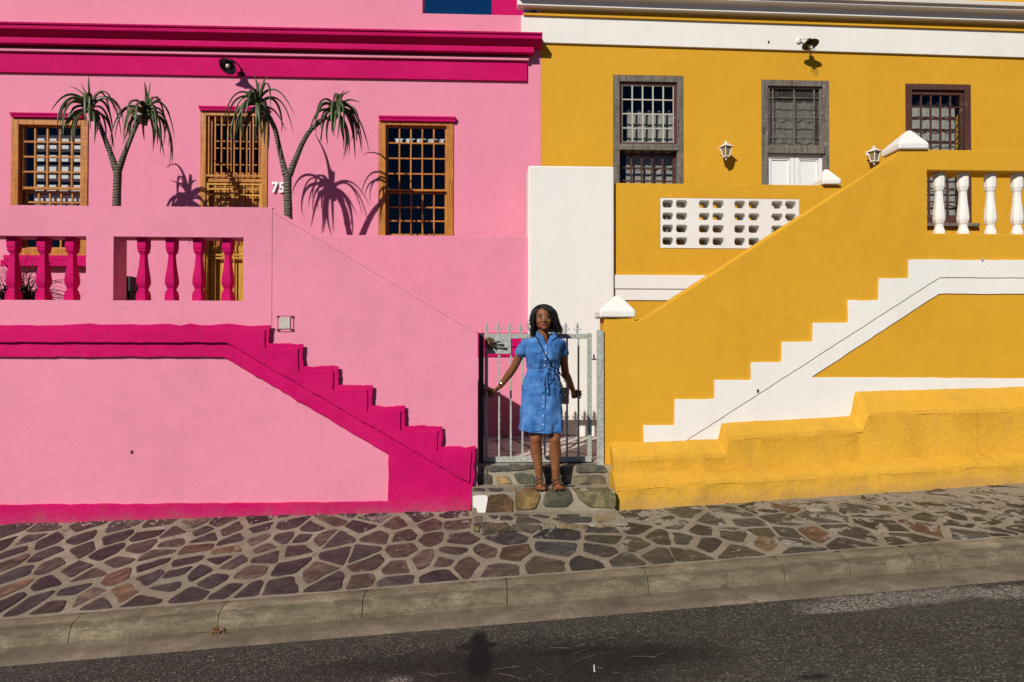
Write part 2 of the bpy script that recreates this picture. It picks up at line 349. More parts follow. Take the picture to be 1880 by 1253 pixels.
def rough(poly,step,amp,seed=0):
    out=[]; n=len(poly)
    for i in range(n):
        a,b=poly[i],poly[(i+1)%n]; L=math.dist(a,b); k=max(1,min(120,int(L/step)))
        for j in range(k):
            t=j/k; x=a[0]+(b[0]-a[0])*t; z=a[1]+(b[1]-a[1])*t
            out.append((x+amp*mnoise.noise(Vector((x*9+seed,z*9,3)))+(amp*.5*mnoise.noise(Vector((x*31,z*31+seed,1)))), z+amp*mnoise.noise(Vector((x*9,z*9+seed,7)))+(amp*.5*mnoise.noise(Vector((x*31,z*31,seed+5))))))
    return out
# ------------------------------------------------------------ ground heights (the street climbs to the right)
YF,YYF,YP,YH=6.0,6.15,7.5,8.1     # depths: pink front, yellow front, rear parapets, house walls
YK=4.3
def knots(lst): return [(at(px,py,Y).x,at(px,py,Y).z) for px,py,Y in lst]
WK=knots([(0,962,6.0),(430,948,6.0),(870,937,6.0),(1135,940,5.8),(1500,913,5.85),(1880,885,5.9)])
KK=knots([(0,1138,YK),(400,1104,YK),(600,1095,YK),(930,1067,YK),(1185,1046,YK),(1563,1010,YK),(1880,984,YK)])
def interp(K,x):
    if x<=K[0][0]: return K[0][1]+(x-K[0][0])*.045
    if x>=K[-1][0]: return K[-1][1]+(x-K[-1][0])*.066
    for (a,za),(b,zb) in zip(K,K[1:]):
        if a<=x<=b:
            return za+(zb-za)*(x-a)/(b-a)
kl=(KK[-1][1]-KK[0][1])/(KK[-1][0]-KK[0][0])
def zk(x): return KK[0][1]+(x-KK[0][0])*kl
def gz(x,y):
    return zk(x)+(interp(WK,x)-zk(x))*(y-YK)/(6.0-YK)
KH=.118
def rz(x,y=0): return zk(x)-KH-.006+ (min(0,y-3.9))*-.012
def gpt(px,py,road=False):
    Y=4.
    for _ in range(30):
        p=at(px,py,Y); z=rz(p.x,Y) if road else gz(p.x,Y); d=ray(px,py); Y=(z-EYE)/d.z*d.y
    return Vector((at(px,py,Y).x,Y,z))
DARK_SPOTS=[(1010,1222,1.1,.42,.68),(1200,1205,.45,.16,.45),(740,1215,.5,.18,.4),(1495,1243,.10,.035,.8),(1060,1196,.30,.055,.55),(880,1172,.062,.12,.97),(878,1186,.17,.06,.85),(880,1213,.10,.30,.99),(620,1235,.5,.2,.25)]  # broad stains, plus a narrow dark upright shape with a crossbar, on the asphalt
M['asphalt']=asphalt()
# ============================================================ THE SETTING: road, gutter, kerb, pavement
def sheet(name,x0,x1,ys,zf,mat,nx,off=0,kind='structure'):
    b=MB(); vs=[];fs=[]; ny=len(ys)
    for i in range(nx+1):
        x=x0+(x1-x0)*i/nx
        for y in ys: vs.append((x,y,zf(x,y)+off))
    for i in range(nx):
        for j in range(ny-1): a=i*ny+j; fs.append((a,a+ny,a+ny+1,a+1))
    b.add(vs,fs); o=b.build(name,mat,smooth=True); setp(o,kind=kind); return o
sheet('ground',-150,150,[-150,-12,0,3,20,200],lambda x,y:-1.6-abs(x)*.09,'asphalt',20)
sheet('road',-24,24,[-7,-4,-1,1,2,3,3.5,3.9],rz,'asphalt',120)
YG=3.9
def gutz(x,y): return zk(x)-KH-(.008 if y<4.0 else 0)
sheet('gutter',-24,24,[YG-.012,YG,4.0,4.14],lambda x,y: gutz(x,y)+(.004 if y>YG-.001 else -.01),'gutter',120)
# kerb: separate cast lengths in one mesh, joints as real gaps
kb=MB(); joints=[-24+i*.85 for i in range(20)]
jx=[X(px,4.15,py) for px,py in ((-330,1200),(127,1165),(400,1140),(665,1118),(931,1095),(1190,1080),(1440,1062),(1560,1050),(1680,1040),(1880,1020))]
xs=[-24+.95*i for i in range(30) if -24+.95*i<jx[0]-.3]+jx+[jx[-1]+.95*i for i in range(1,22)]
for a,b_ in zip(xs,xs[1:]):
    n=14; vs=[];fs=[]; a2,b2=a+.0025,b_-.0025
    for i in range(n+1):
        x=a2+(b2-a2)*i/n; z=zk(x); j=lambda s_: .006*mnoise.noise(Vector((x*5,s_,2)))+.004*mnoise.noise(Vector((x*17,s_,5)))
        prof=[(YK-.003,z-.25),(YK-.003,z+.001),(YK-.05,z+.003+j(1)*.3),(YK-.085,z-.004+j(2)),(YK-.125+j(3),z-.018+j(3)),(YK-.145+j(4),z-.045),(YK-.158+j(5)*.6,z-.085),(YK-.168,z-.25)]
        e=.0 if 0<i<n else .006
        vs+=[(x,y,zz-e) for y,zz in prof]
    m=8
    for i in range(n):
        for k in range(m-1): fs.append((i*m+k,i*m+k+1,(i+1)*m+k+1,(i+1)*m+k))
    fs.append(tuple(range(m-1,-1,-1))); fs.append(tuple(range(n*m,n*m+m)))
    kb.add(vs,fs)
o=kb.build('kerb','kerb',smooth=False); setp(o,kind='structure')
# pavement: mortar bed with every stone set into it
pv=MB(); pv.c=(.3,.25,.2)
nx,ys=240,[YK-.001,4.6,5.0,5.4,5.8,6.1,6.4,6.6]; vs=[];fs=[]
for i in range(nx+1):
    x=-14+28*i/nx
    for y in ys: vs.append((x,y,gz(x,y)+.003*mnoise.noise(Vector((x*4,y*4,0)))))
for i in range(nx):
    for j in range(len(ys)-1): a=i*len(ys)+j; fs.append((a,a+len(ys),a+len(ys)+1,a+1))
pv.add(vs,fs)
C1="55,220 235,205 465,195 650,195 855,185 1040,190 1185,175 1400,160 1555,185 1780,160 20,295 145,265 260,280 435,258 615,258 800,235 965,225 1095,220 1240,215 1395,210 1690,205 75,340 255,345 445,325 570,340 745,315 930,285 1115,258 1265,265 1390,268 1520,262 1640,260 1725,262 50,390 280,400 400,432 635,385 850,348 820,402 1055,318 1235,328 1430,312 1605,322 95,455 255,505 495,460 615,480 995,390 955,448 1195,375 1250,398 1085,440 1430,368 1350,440 1570,415 1705,440 45,540 415,535 480,565 660,550 805,470 895,525 1140,492 1235,550 1025,570 1515,520 1770,515 55,605 160,605 280,635 525,620 790,600 1310,560"
C2="265,150 490,145 690,130 200,198 380,182 550,195 700,185 70,270 265,255 430,245 565,260 712,265 885,200 1085,180 1325,165 1500,160 1690,145 1820,160 60,350 190,335 410,325 670,335 955,268 1250,240 1495,218 1660,205 1800,255 230,400 370,425 530,375 630,380 750,405 875,335 980,340 1245,315 1485,330 1510,260 1665,295 185,495 350,500 610,470 925,435 1180,410 1415,405 1605,390 1790,350"
C3="20,335 65,275 180,305 320,275 450,250 590,235 715,230 120,360 390,320 560,305 780,290 1010,265 1150,205 1300,185 1460,175 1610,155 1790,150 40,410 320,385 485,380 600,385 760,390 940,375 1130,340 1350,350 1190,255 1375,220 1520,220 1620,205 1740,250 1830,215 60,500 170,440 330,485 500,425 610,425 670,475 930,440 1250,410 1355,295 1490,290 1600,265 1570,385 1520,330 1700,320 1730,370 1800,305 1850,355"
seeds=[]
for C,ox,oy in ((C1,0,900),(C2,600,900),(C3,1240,850)):
    for t in C.split():
        a,b_=t.split(','); p=gpt(ox+float(a)/2.9375,oy+float(b_)/2.9375)
        if all(math.hypot(p.x-q[0],(p.y-q[1]))>.10 for q in seeds) and p.y>4.36: seeds.append((p.x,p.y))
rr=random.Random(3)
for i in range(900):
    x=rr.uniform(-9,9.5); y=rr.uniform(4.4,6.5)
    if (X(0,5)-.1<x<X(1880,5)+.1) and y<5.95: continue
    if all(math.hypot((x-q[0])*.7,(y-q[1]))>.21 for q in seeds): seeds.append((x,y))
KY=.58
def clip(poly,nx_,ny_,d):
    out=[]
    for i in range(len(poly)):
        a,b_=poly[i],poly[(i+1)%len(poly)]; da=a[0]*nx_+a[1]*ny_-d; db=b_[0]*nx_+b_[1]*ny_-d
        if da<=0: out.append(a)
        if da*db<0: t=da/(da-db); out.append((a[0]+(b_[0]-a[0])*t,a[1]+(b_[1]-a[1])*t))
    return out
def stone_cells(seeds,xr,yr,ky,gu,gv,maxr):
    S=[(x,y*ky) for x,y in seeds]; res=[]
    for i,(sx,sy) in enumerate(S):
        poly=[(max(xr[0],sx-maxr),max(yr[0]*ky,sy-maxr)),(min(xr[1],sx+maxr),max(yr[0]*ky,sy-maxr)),(min(xr[1],sx+maxr),min(yr[1]*ky,sy+maxr)),(max(xr[0],sx-maxr),min(yr[1]*ky,sy+maxr))]
        for j,(tx,ty) in enumerate(S):
            if j==i: continue
            dx,dy=tx-sx,ty-sy; L=math.hypot(dx,dy)
            if L>maxr*2.2: continue
            nx_,ny_=dx/L,dy/L; g=abs(nx_)*gu+abs(ny_)*gv
            g*=1+1.1*mnoise.noise(Vector((min(i,j)*1.7,max(i,j)*.9,0)))
            poly=clip(poly,nx_,ny_,(sx+tx)/2*nx_+(sy+ty)/2*ny_-g)
            if len(poly)<3: break
        if len(poly)>=3: res.append((i,[(x,y/ky) for x,y in poly]))
    return res
def soften(poly,seed,amp,cut=.24):
    q=[]; n=len(poly)
    for i in range(n):
        a,b_,c=poly[i-1],poly[i],poly[(i+1)%n]
        k1=min(cut,.020/max(.01,math.dist(a,b_))); k2=min(cut,.020/max(.01,math.dist(c,b_)))
        q.append((b_[0]+(a[0]-b_[0])*k1,b_[1]+(a[1]-b_[1])*k1)); q.append((b_[0]+(c[0]-b_[0])*k2,b_[1]+(c[1]-b_[1])*k2))
    return rough(q,.035,amp,seed)
def area(p): return abs(sum(p[i][0]*p[(i+1)%len(p)][1]-p[(i+1)%len(p)][0]*p[i][1] for i in range(len(p))))/2
purples=[(.072,.057,.046),(.092,.073,.056),(.053,.046,.041),(.118,.092,.064),(.070,.064,.054),(.14,.11,.076),(.048,.043,.038),(.10,.080,.058),(.060,.057,.050)]
greens=[(.060,.058,.050),(.075,.072,.055),(.050,.050,.050),(.090,.080,.052),(.065,.066,.062),(.045,.046,.044)]
def pick(r,t):
    c=r.choice(greens if r.random()<t else purples)
    if r.random()<.04: c=r.choice([(.15,.085,.05),(.17,.11,.06)])
    k=r.uniform(.50,1.05); return tuple(v*k for v in c)
pv.k=1
for i,poly in stone_cells(seeds,(-9,9.5),(YK+.03,6.55),KY,.0145,.0165,.5):
    if area(poly)<.006: continue
    r=random.Random(i); poly=soften(poly,i*3.1,.011); cx=sum(p[0] for p in poly)/len(poly); cy=sum(p[1] for p in poly)/len(poly)
    a=sum(poly[k][0]*poly[(k+1)%len(poly)][1]-poly[(k+1)%len(poly)][0]*poly[k][1] for k in range(len(poly)))
    if a<0: poly=poly[::-1]
    pv.c=pick(r,min(1,max(.05,(cx+.1)/1.0))); n=len(poly); hh=r.uniform(.003,.007); tx,ty=r.uniform(-.02,.02),r.uniform(-.015,.015)
    if hash((i,5))%1==0: pass
    ring=[]
    for s_,h in ((1.0,-.006),(.985,hh*.6),(.93,hh)):
        ring.append([(cx+(x-cx)*s_,cy+(y-cy)*s_) for x,y in poly]); 
    vs=[]
    for (rg,h) in zip(ring,(-.006,hh*.6,hh)):
        vs+=[(x,y,gz(x,y)+h+((x-cx)*tx+(y-cy)*ty if h>0 else 0)) for x,y in rg]
    fs=[(k,(k+1)%n,n+(k+1)%n,n+k) for k in range(n)]+[(n+k,n+(k+1)%n,2*n+(k+1)%n,2*n+k) for k in range(n)]+[tuple(range(2*n,3*n))]
    pv.add(vs,fs)
o=pv.build('pavement',['mortar','stone']); setp(o,kind='structure')
# ============================================================ entrance steps between the two houses
XL,XR=X(866,6,900),X(1127,5.8,900)
st=thing('stone_steps',(0,5.7,0),'worn stone and mortar steps climbing to the metal gate','steps')
S8=lambda x,y:(860+x/6.267,820+y/6.267)
zA=.045; zB=Z(904,5.74,1000); zC=Z(856,6.1,1000)+.0
def slab(b,pts,Yf,ztop,depth,col,seed):
    b.c=col; p=xz([S8(*q) for q in pts],Yf-.01); p=soften(p,seed,.008,.12)
    p=[(x,min(z,ztop+.002)) for x,z in p]
    b.prism(p,Yf-.012-random.random()*.006,Yf+depth)
def stepobj(Yf,Yb,zb,zt,x0,x1,stones,nm='step'):
    b=MB(); b.c=(.3,.25,.2); n=40; vs=[]
    prof=[(Yf,zb),(Yf,zt-.015),(Yf+.012,zt-.003),(Yf+.03,zt),(Yb,zt)]; fs=[]
    for i in range(n+1):
        x=x0+(x1-x0)*i/n; 
        for k,(y,z) in enumerate(prof):
            j=.006*mnoise.noise(Vector((x*8,k*2.2,zt*9))); vs.append((x,y+(j if k<4 else 0),z+(j if k else 0)))
    m=len(prof)
    for i in range(n):
        for k in range(m-1): fs.append((i*m+k,(i+1)*m+k,(i+1)*m+k+1,i*m+k+1))
    b.add(vs,fs); b.box(x0,x1,Yf+.02,Yb,zb,zt-.02); b.k=1
    for i,(pts,col,dep) in enumerate(stones): slab(b,pts,Yf,zt,dep,col,i*7+zt)
    # tread flags
    return b
bA=stepobj(5.31,5.76,-.2,zA,XL+.01,XR+.02,[([(48,908),(128,905),(126,985),(50,983)],(.22,.16,.08),.03),([(140,906),(465,905),(460,985),(150,985)],(.10,.07,.045),.04),([(480,905),(845,903),(830,968),(600,985),(485,975)],(.085,.072,.05),.03),([(860,904),(1005,905),(1000,950),(870,955)],(.20,.175,.12),.03),([(1025,904),(1400,903),(1380,948),(1060,958)],(.21,.15,.08),.05),([(1450,903),(1725,902),(1700,940),(1460,945)],(.24,.19,.11),.04)])
bB=stepobj(5.74,6.12,-.1,zB,XL+.005,XR-.0,[([(225,555),(440,552),(515,620),(505,775),(205,775)],(.115,.062,.026),.05),([(540,470),(800,465),(825,560),(760,720),(530,735)],(.21,.135,.045),.20),([(895,505),(1180,490),(1205,620),(1120,700),(850,695)],(.085,.080,.052),.15),([(1210,465),(1640,470),(1700,560),(1690,705),(1400,700),(1270,610)],(.17,.145,.075),.17)])
bB.k=2; bB.c=(.8,.8,.8); slab(bB,[(50,570),(235,560),(200,775),(110,775),(90,710),(50,700)],5.735,zB,.03,(.8,.8,.78),3)
bC=stepobj(6.1,7.45,-.1,zC,XL+.02,XR+.1,[([(80,215),(215,210),(225,320),(80,330)],(.2,.17,.12),.04),([(85,330),(265,320),(270,460),(80,470)],(.085,.08,.06),.06),([(320,340),(460,345),(505,425),(320,435)],(.36,.25,.12),.02),([(220,205),(760,205),(760,250),(470,285),(230,290)],(.10,.10,.085),.10),([(520,320),(600,300),(760,330),(760,430),(560,420)],(.12,.115,.075),.04),([(1235,220),(1560,215),(1600,290),(1240,305)],(.12,.112,.085),.10),([(1215,335),(1560,330),(1585,430),(1200,440)],(.15,.12,.075),.03),([(880,240),(1180,240),(1170,330),(880,330)],(.10,.1,.08),.05),([(900,345),(1140,345),(1150,440),(880,440)],(.13,.11,.07),.04)])
def flag(b,pts,z,col,seed):
    q=[]
    for x,y in pts:
        px,py=S8(x,y); d=ray(px,py); t_=(z-EYE)/d.z; q.append((d.x*t_,d.y*t_))
    q=soften(q,seed,.006,.12); a=sum(q[k][0]*q[(k+1)%len(q)][1]-q[(k+1)%len(q)][0]*q[k][1] for k in range(len(q)))
    if a<0: q=q[::-1]
    n=len(q); b.k=1; b.c=col; b.add([(x,y,z-.004) for x,y in q]+[(x,y,z+.007) for x,y in q],[tuple(range(n,2*n))]+[(k,(k+1)%n,n+(k+1)%n,n+k) for k in range(n)])
for i,(pts,col) in enumerate([([(60,805),(150,800),(160,860),(70,868)],(.20,.16,.11)),([(225,800),(345,800),(300,842)],(.06,.055,.05)),([(360,800),(480,800),(515,850),(360,852)],(.055,.052,.05)),([(525,785),(700,785),(690,808),(530,808)],(.08,.07,.055)),([(700,800),(820,785),(935,810),(900,830),(760,812)],(.085,.07,.055)),([(1015,790),(1280,785),(1270,812),(1020,815)],(.07,.06,.05)),([(950,835),(1250,812),(1430,820),(1400,880),(1100,885)],(.062,.062,.055)),([(560,815),(680,815),(800,850),(850,885),(540,890)],(.068,.06,.05)),([(60,880),(200,872),(330,895),(440,880),(460,905),(60,915)],(.085,.06,.042)),([(1460,800),(1660,790),(1690,850),(1455,890)],(.24,.19,.11))]): flag(bA,pts,zA,col,i)
for i,(pts,col) in enumerate([([(215,485),(410,490),(340,525),(260,522)],(.06,.058,.055)),([(60,488),(185,488),(185,520),(60,520)],(.07,.06,.05)),([(1090,447),(1230,455),(1200,468),(1100,465)],(.06,.06,.055)),([(1280,432),(1410,432),(1400,445),(1285,446)],(.05,.05,.05)),([(640,452),(820,455),(800,470),(650,468)],(.07,.07,.06))]): flag(bB,pts,zB,col,i+20)
for b in (bA,bB,bC): b.build('step',['mortar','stone','white'],st,bevel=.004)
# paved court behind the gate, rising gently to the back wall
cf=MB(); cz0=zC+.002; cz1=Z(800,7.5,1030)
cf.c=(.3,.3,.3); cf.extx([(6.28,cz0-.3),(6.28,cz0+.004),(7.5,cz1),(7.5,cz0-.3)],X(875,6.5),X(1150,6.5)+.1)
cf.k=1
r=random.Random(11)
sd=[(r.uniform(-.35,1.25),r.uniform(6.3,7.5)) for _ in range(14)]
for i,poly in stone_cells(sd,(-.34,1.3),(6.3,7.49),1,.012,.012,.4):
    if area(poly)<.01: continue
    poly=soften(poly,i,.01); a=sum(poly[k][0]*poly[(k+1)%len(poly)][1]-poly[(k+1)%len(poly)][0]*poly[k][1] for k in range(len(poly)))
    if a<0: poly=poly[::-1]
    n=len(poly); cf.c=tuple(v*2.6 for v in r.choice(greens)); zz=lambda y: cz0+.004+(cz1-cz0-.004)*(y-6.28)/1.22
    cf.add([(x,y,zz(y)-.002) for x,y in poly]+[(x,y,zz(y)+.006) for x,y in poly],[tuple(range(n,2*n))]+[(k,(k+1)%n,n+(k+1)%n,n+k) for k in range(n)])
o=cf.build('courtyard_path',['court','stone']); setp(o,kind='structure')
# ============================================================ windows
def bars(b,x0,x1,z0,z1,y0,y1,cols,rows,w,edge,vx=None,hz=None):
    # glazing bars: verticals and horizontals, horizontals 2 mm behind the verticals
    if vx is None: vx=[x0+(x1-x0)*i/cols for i in range(1,cols)]
    if hz is None: hz=[z0+(z1-z0)*i/rows for i in range(1,rows)]
    for x in vx: b.box(x-w/2,x+w/2,y0,y1,z0,z1)
    for z in hz: b.box(x0,x1,y0+.0025,y1-.0025,z-w/2,z+w/2)
def border(b,x0,x1,z0,z1,y0,y1,e,et=None,eb=None):
    et=et or e; eb=eb or e
    b.box(x0,x0+e,y0,y1,z0,z1); b.box(x1-e,x1,y0,y1,z0,z1); b.box(x0+e,x1-e,y0+.001,y1-.001,z1-et,z1); b.box(x0+e,x1-e,y0+.001,y1-.001,z0,z0+eb)
def pane(win,x0,x1,z0,z1,y): 
    b=MB(); b.add([(x0,y,z0),(x1,y,z0),(x1,y,z1),(x0,y,z1)],[(0,1,2,3)]); return b.build('pane','glass',win)
pink=thing('pink_house',(-2,8.1,0),'bright pink plastered house with magenta cornice, balusters and stepped stair wall, left of the gate','house')
FLO=1.60
HP=[rect(20,219,162,470,YH),rect(367,204,491,640,YH),rect(695,223,833,470,YH)]
zcor=Z(60,YH,940)
xL=-12; xRp=X(993,YH,300)
HP[1]=(HP[1][0],HP[1][1],FLO+.002,HP[1][3])
b=MB(); b.wall(xL,xRp,.2,zcor-.05,YH,YH+.28,HP); b.build('wall','pink',pink,bevel=.004)
# parapet above the cornice with an opening onto the sky
b=MB(); xp=X(957,YH,40); b.wall(xL,xp,zcor-.05,zcor+1.2,YH,YH+.28,[(X(776,YH,15),xp+.5,Z(26,YH,840),zcor+1.3)]); b.build('parapet','pink',pink,bevel=.006)
b=MB(); b.box(X(903,8.7,10),X(962,8.7,10),8.7,8.9,Z(60,8.7),zcor+1.9); b.build('chimney','magenta',pink,bevel=.004)
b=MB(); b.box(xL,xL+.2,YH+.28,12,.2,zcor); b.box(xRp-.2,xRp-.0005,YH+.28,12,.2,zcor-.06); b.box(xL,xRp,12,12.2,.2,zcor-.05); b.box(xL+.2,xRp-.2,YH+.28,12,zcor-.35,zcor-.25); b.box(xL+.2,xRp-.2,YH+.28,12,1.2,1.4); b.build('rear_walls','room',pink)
# cornice
b=MB(); P=lambda y,p:(YH-p,Z(y,YH-p,940))
def band(y0,y1,p,xr,top=0): b.extx([P(y0,p),P(y1,p),(YH+.01,P(y1,p)[1]),(YH+.01,P(y0,p)[1])],xL-.1,X(xr,YH-p,90))
band(112,148.6,.03,967.5)
b.build('fascia','magenta',pink,bevel=.003)
b=MB(); band(106,110.5,.062,971); b.build('moulding','pink',pink,bevel=.004)
b=MB(); band(85.8,96,.12,980.5)
cv=[P(84.5,.10),P(81,.125),P(76,.15),P(72,.165),P(70.5,.19),P(65,.195),P(64.4,.185),P(62.5,.185),P(62,.205),P(58.5,.21),(YH+.01,P(57,.2)[1]+.01),(YH+.01,P(85,.1)[1])]
b.extx(cv,xL-.1,X(996,YH-.2,70)); b.build('cornice','magenta',pink,bevel=.002)
# -- sash windows
def lintel(px0,px1,y0,y1,Yw,par):
    b=MB(); x0,x1,z0,z1=rect(px0,y0,px1,y1,Yw-.05); h=z1-z0
    b.box(x0,x1,Yw-.05,Yw+.01,z0+h*.55,z1); b.box(x0+.006,x1-.006,Yw-.04,Yw+.01,z0,z0+h*.5); b.build('lintel','magenta',par,bevel=.003)
def frame(win,x0,x1,z0,z1,y,e,et,mat,dep=.12,sill=0):
    b=MB(); border(b,x0+.002,x1-.002,z0+.002,z1-.002,y,y+dep,e,et,sill or e); return b.build('frame',mat,win,bevel=.004)
# window 1 (left)
def sash_window(par,R,label=None):
    w=thing('window',(R[0],YH,R[2]),None,None); w.parent=par; w.location=Vector((R[0],YH,R[2]))-ORG[par]; del_keys(w); 
    if label: w['label']=label
    return w
def del_keys(o):
    for k in ('label','category'):
        if k in o: del o[k]
w1=sash_window(pink,HP[0],'orange sash window with a pale slatted blind')
x0,x1,z0,z1=HP[0]; f1=frame(w1,x0,x1,z0,z1,YH-.012,.085,.07,'orange')
ix0,ix1=x0+.087,x1-.05; zt=Z(231,YH+.05,95); zb=Z(349,YH+.05,95)
b=MB(); border(b,ix0,ix1,zb,zt,YH+.03,YH+.065,.028,.02,.03); bars(b,ix0+.02,ix1-.02,zb+.03,zt-.02,YH+.032,YH+.06,5,4,.021,0)
b.build('upper_sash','orange',w1,bevel=.002)
b=MB(); zl0=z0+.05; border(b,ix0+.02,ix1-.02,zl0,zb-.005,YH+.075,YH+.105,.03,.03,.06); bars(b,ix0+.05,ix1-.05,zl0+.06,zb-.035,YH+.078,YH+.10,5,6,.021,0); b.build('lower_sash','orange',w1,bevel=.002)
pane(w1,ix0+.01,ix1-.01,zb+.01,zt-.01,YH+.048); pane(w1,ix0+.03,ix1-.03,zl0+.01,zb-.02,YH+.09)
b=MB(); xb0=X(64,8.25,300)
for k in range(9):
    yy=249+k*18.2; 
    if yy>500: break
    zz=Z(yy,8.24,95); b.box(xb0,x1-.02,8.235,8.245,zz-.075,zz)
b.build('blind','blind',w1)
b=MB(); b.box(x0-.03,x1+.03,YH-.07,YH+.1,z0-.055,z0-.002); b.box(x0-.05,x1+.05,YH-.09,YH+.02,z0-.13,z0-.06); b.build('sill','magenta',w1,bevel=.005)
lintel(17,150,207,215,YH,w1)
# door (middle)
x0,x1,z0,z1=HP[1]; dr=sash_window(pink,HP[1],'orange timber door behind vertical security bars'); dr.name='door'
frame(dr,x0,x1,z0,z1,YH-.012,.065,.06,'orange',.14)
b=MB(); zt=Z(216,YH,430); zm=Z(326,YH,430); zr=Z(334,YH,430); zd=Z(380,YH,430)
xa,xb=x0+.067,x1-.067
border(b,xa,xb,zm,zt,YH+.05,YH+.08,.05,.03,.07); bars(b,xa+.05,xb-.05,zm+.07,zt-.03,YH+.055,YH+.078,0,0,.014,0,vx=[xa+.05+(xb-xa-.1)*i/5 for i in range(1,5)],hz=[Z(y,YH+.06,430) for y in (230,260,273,303)])
b.box(xa,xb,YH+.02,YH+.10,zr,zm-.002); b.build('transom','orange',dr,bevel=.002)
pane(dr,xa+.01,xb-.01,zm+.05,zt-.01,YH+.068)
b=MB(); 
for i in range(9):
    x=xa+.03+(xb-xa-.06)*i/8; b.box(x-.008,x+.008,YH-.005,YH+.012,zm+.025,zt+.005)
b.box(xa,xb,YH-.004,YH+.010,zm+.005,zm+.03); b.build('bar_guard','orange',dr,bevel=.002)
# lower gate leaf with lattice and the boarded leaf behind it
b=MB(); zt2=zr-.012
b.box(xa,xa+.03,YH+.005,YH+.03,z0+.02,zt2); b.box(xb-.03,xb,YH+.005,YH+.03,z0+.02,zt2)
for y in (338,347,358,468,474): zz=Z(y,YH,430); b.box(xa,xb,YH+.007,YH+.028,zz-.012,zz+.008)
for i in range(1,6):
    x=xa+(xb-xa)*i/6; b.box(x-.007,x+.007,YH+.01,YH+.025,z0+.02,zt2)
b.build('gate_leaf','ochre',dr,bevel=.002)
b=MB()
for i in range(6):
    xx=xa+(xb-xa)*i/6; b.box(xx+.004,xx+(xb-xa)/6-.004,YH+.06,YH+.09,z0+.01,Z(462,YH+.06,430))
b.box(xa,xb,YH+.055,YH+.095,Z(462,YH+.06,430)+.002,Z(452,YH+.06,430)); b.box(xa,xb,YH+.092,YH+.11,z0,Z(452,YH,430)); b.build('door_leaf','ochre',dr,bevel=.002)
b=MB(); zz0=Z(452,YH+.06,430)+.002
for i in range(6):
    xx=xa+(xb-xa)*i/6; b.box(xx+.003,xx+(xb-xa)/6-.003,YH+.07,YH+.09,zz0,zr-.002)
b.build('upper_panel','orange',dr,bevel=.002)
lintel(364,491,195,203,YH,dr)
# window 3 (right)
x0,x1,z0,z1=HP[2]; w3=sash_window(pink,HP[2],'orange sash window of many small dark panes')
frame(w3,x0,x1,z0,z1,YH-.012,.082,.05,'orange')
ix0,ix1=x0+.084,x1-.084; zt=Z(233,YH+.05,765); zb=Z(352,YH+.05,765)
b=MB(); border(b,ix0,ix1,zb,zt,YH+.03,YH+.065,.022,.02,.024); bars(b,ix0+.02,ix1-.02,zb+.024,zt-.02,YH+.032,YH+.06,5,4,.018,0); b.build('upper_sash','orange',w3,bevel=.002)
b=MB(); border(b,ix0+.004,ix1-.004,z0+.05,zb-.004,YH+.075,YH+.105,.022,.016,.05); bars(b,ix0+.02,ix1-.02,z0+.1,zb-.02,YH+.078,YH+.10,5,4,.018,0); b.build('lower_sash','orange',w3,bevel=.002)
pane(w3,ix0+.01,ix1-.01,zb+.01,zt-.01,YH+.048); pane(w3,ix0+.01,ix1-.01,z0+.06,zb-.01,YH+.09)
b=MB()
for i in range(5):
    xx=ix0+.10+i*.124; zz=Z(262,8.22,765); b.box(xx,xx+.042,8.22,8.225,zz,zz+.04); b.box(xx+.05,xx+.078,8.22,8.225,zz,zz+.04)
b.box(ix0+.09,ix1-.02,8.226,8.23,Z(262,8.22,765)+.036,Z(262,8.22,765)+.046); b.build('curtain','blind',w3)
b=MB(); b.box(x0-.03,x1+.03,YH-.07,YH+.1,z0-.055,z0-.002); b.build('sill','magenta',w3,bevel=.005)
lintel(695,837,213,222,YH,w3)
# -- front balcony wall with baluster openings
zt=Z(379,YF,250); op1=rect(-110,433,158,551,YF); op2=rect(208,435,447,551,YF); op0=(op1[0]-1.9,op1[0]-.45,op1[2],op1[3])
zbar=Z(600,YF,250); xj=X(499,YF,500)
op2=(op2[0],op2[1],op1[2],op1[3])
def cells(x0,x1,z0,z1,holes,extra_x1=()):
    xs=sorted({x0,x1,*[h[0] for h in holes],*[h[1] for h in holes]}); zs=sorted({z0,z1,*[h[2] for h in holes],*[h[3] for h in holes]})
    return [[(a,c),(b_,c),(b_,d),(a,d)] for a,b_ in zip(xs,xs[1:]) for c,d in zip(zs,zs[1:]) if not any(h[0]<(a+b_)/2<h[1] and h[2]<(c+d)/2<h[3] for h in holes)],xs,zs
xe=X(877,YF,720); zj=Z(606,YF,500)
cl,xs_,zs_=cells(xL,xj,zj,zt,[op0,op1,op2])
low_=[(xL,-.9)]+[(xL,zj)]+[(x,zj) for x in xs_[1:]]+[(xj+.004,zj),(xe,zj),(xe,-.9)]
tri=[(xj+.004,zj),(xe,zj),(xe,at(877,607,YF).z+.001),(at(503,384,YF).x,at(503,384,YF).z),(xj+.004,zt-.02)]
b=MB(); b.plate(cl+[low_,tri],YF,YF+.22); b.build('front_wall','pink',pink,bevel=.008,seg=3)
op2=(op2[0],op2[1],op1[2],op1[3])
b=MB(); b.box(xL+.01,xj-.05,YF+.24,YH,FLO-.15,FLO); b.build('balcony_floor','court',pink)
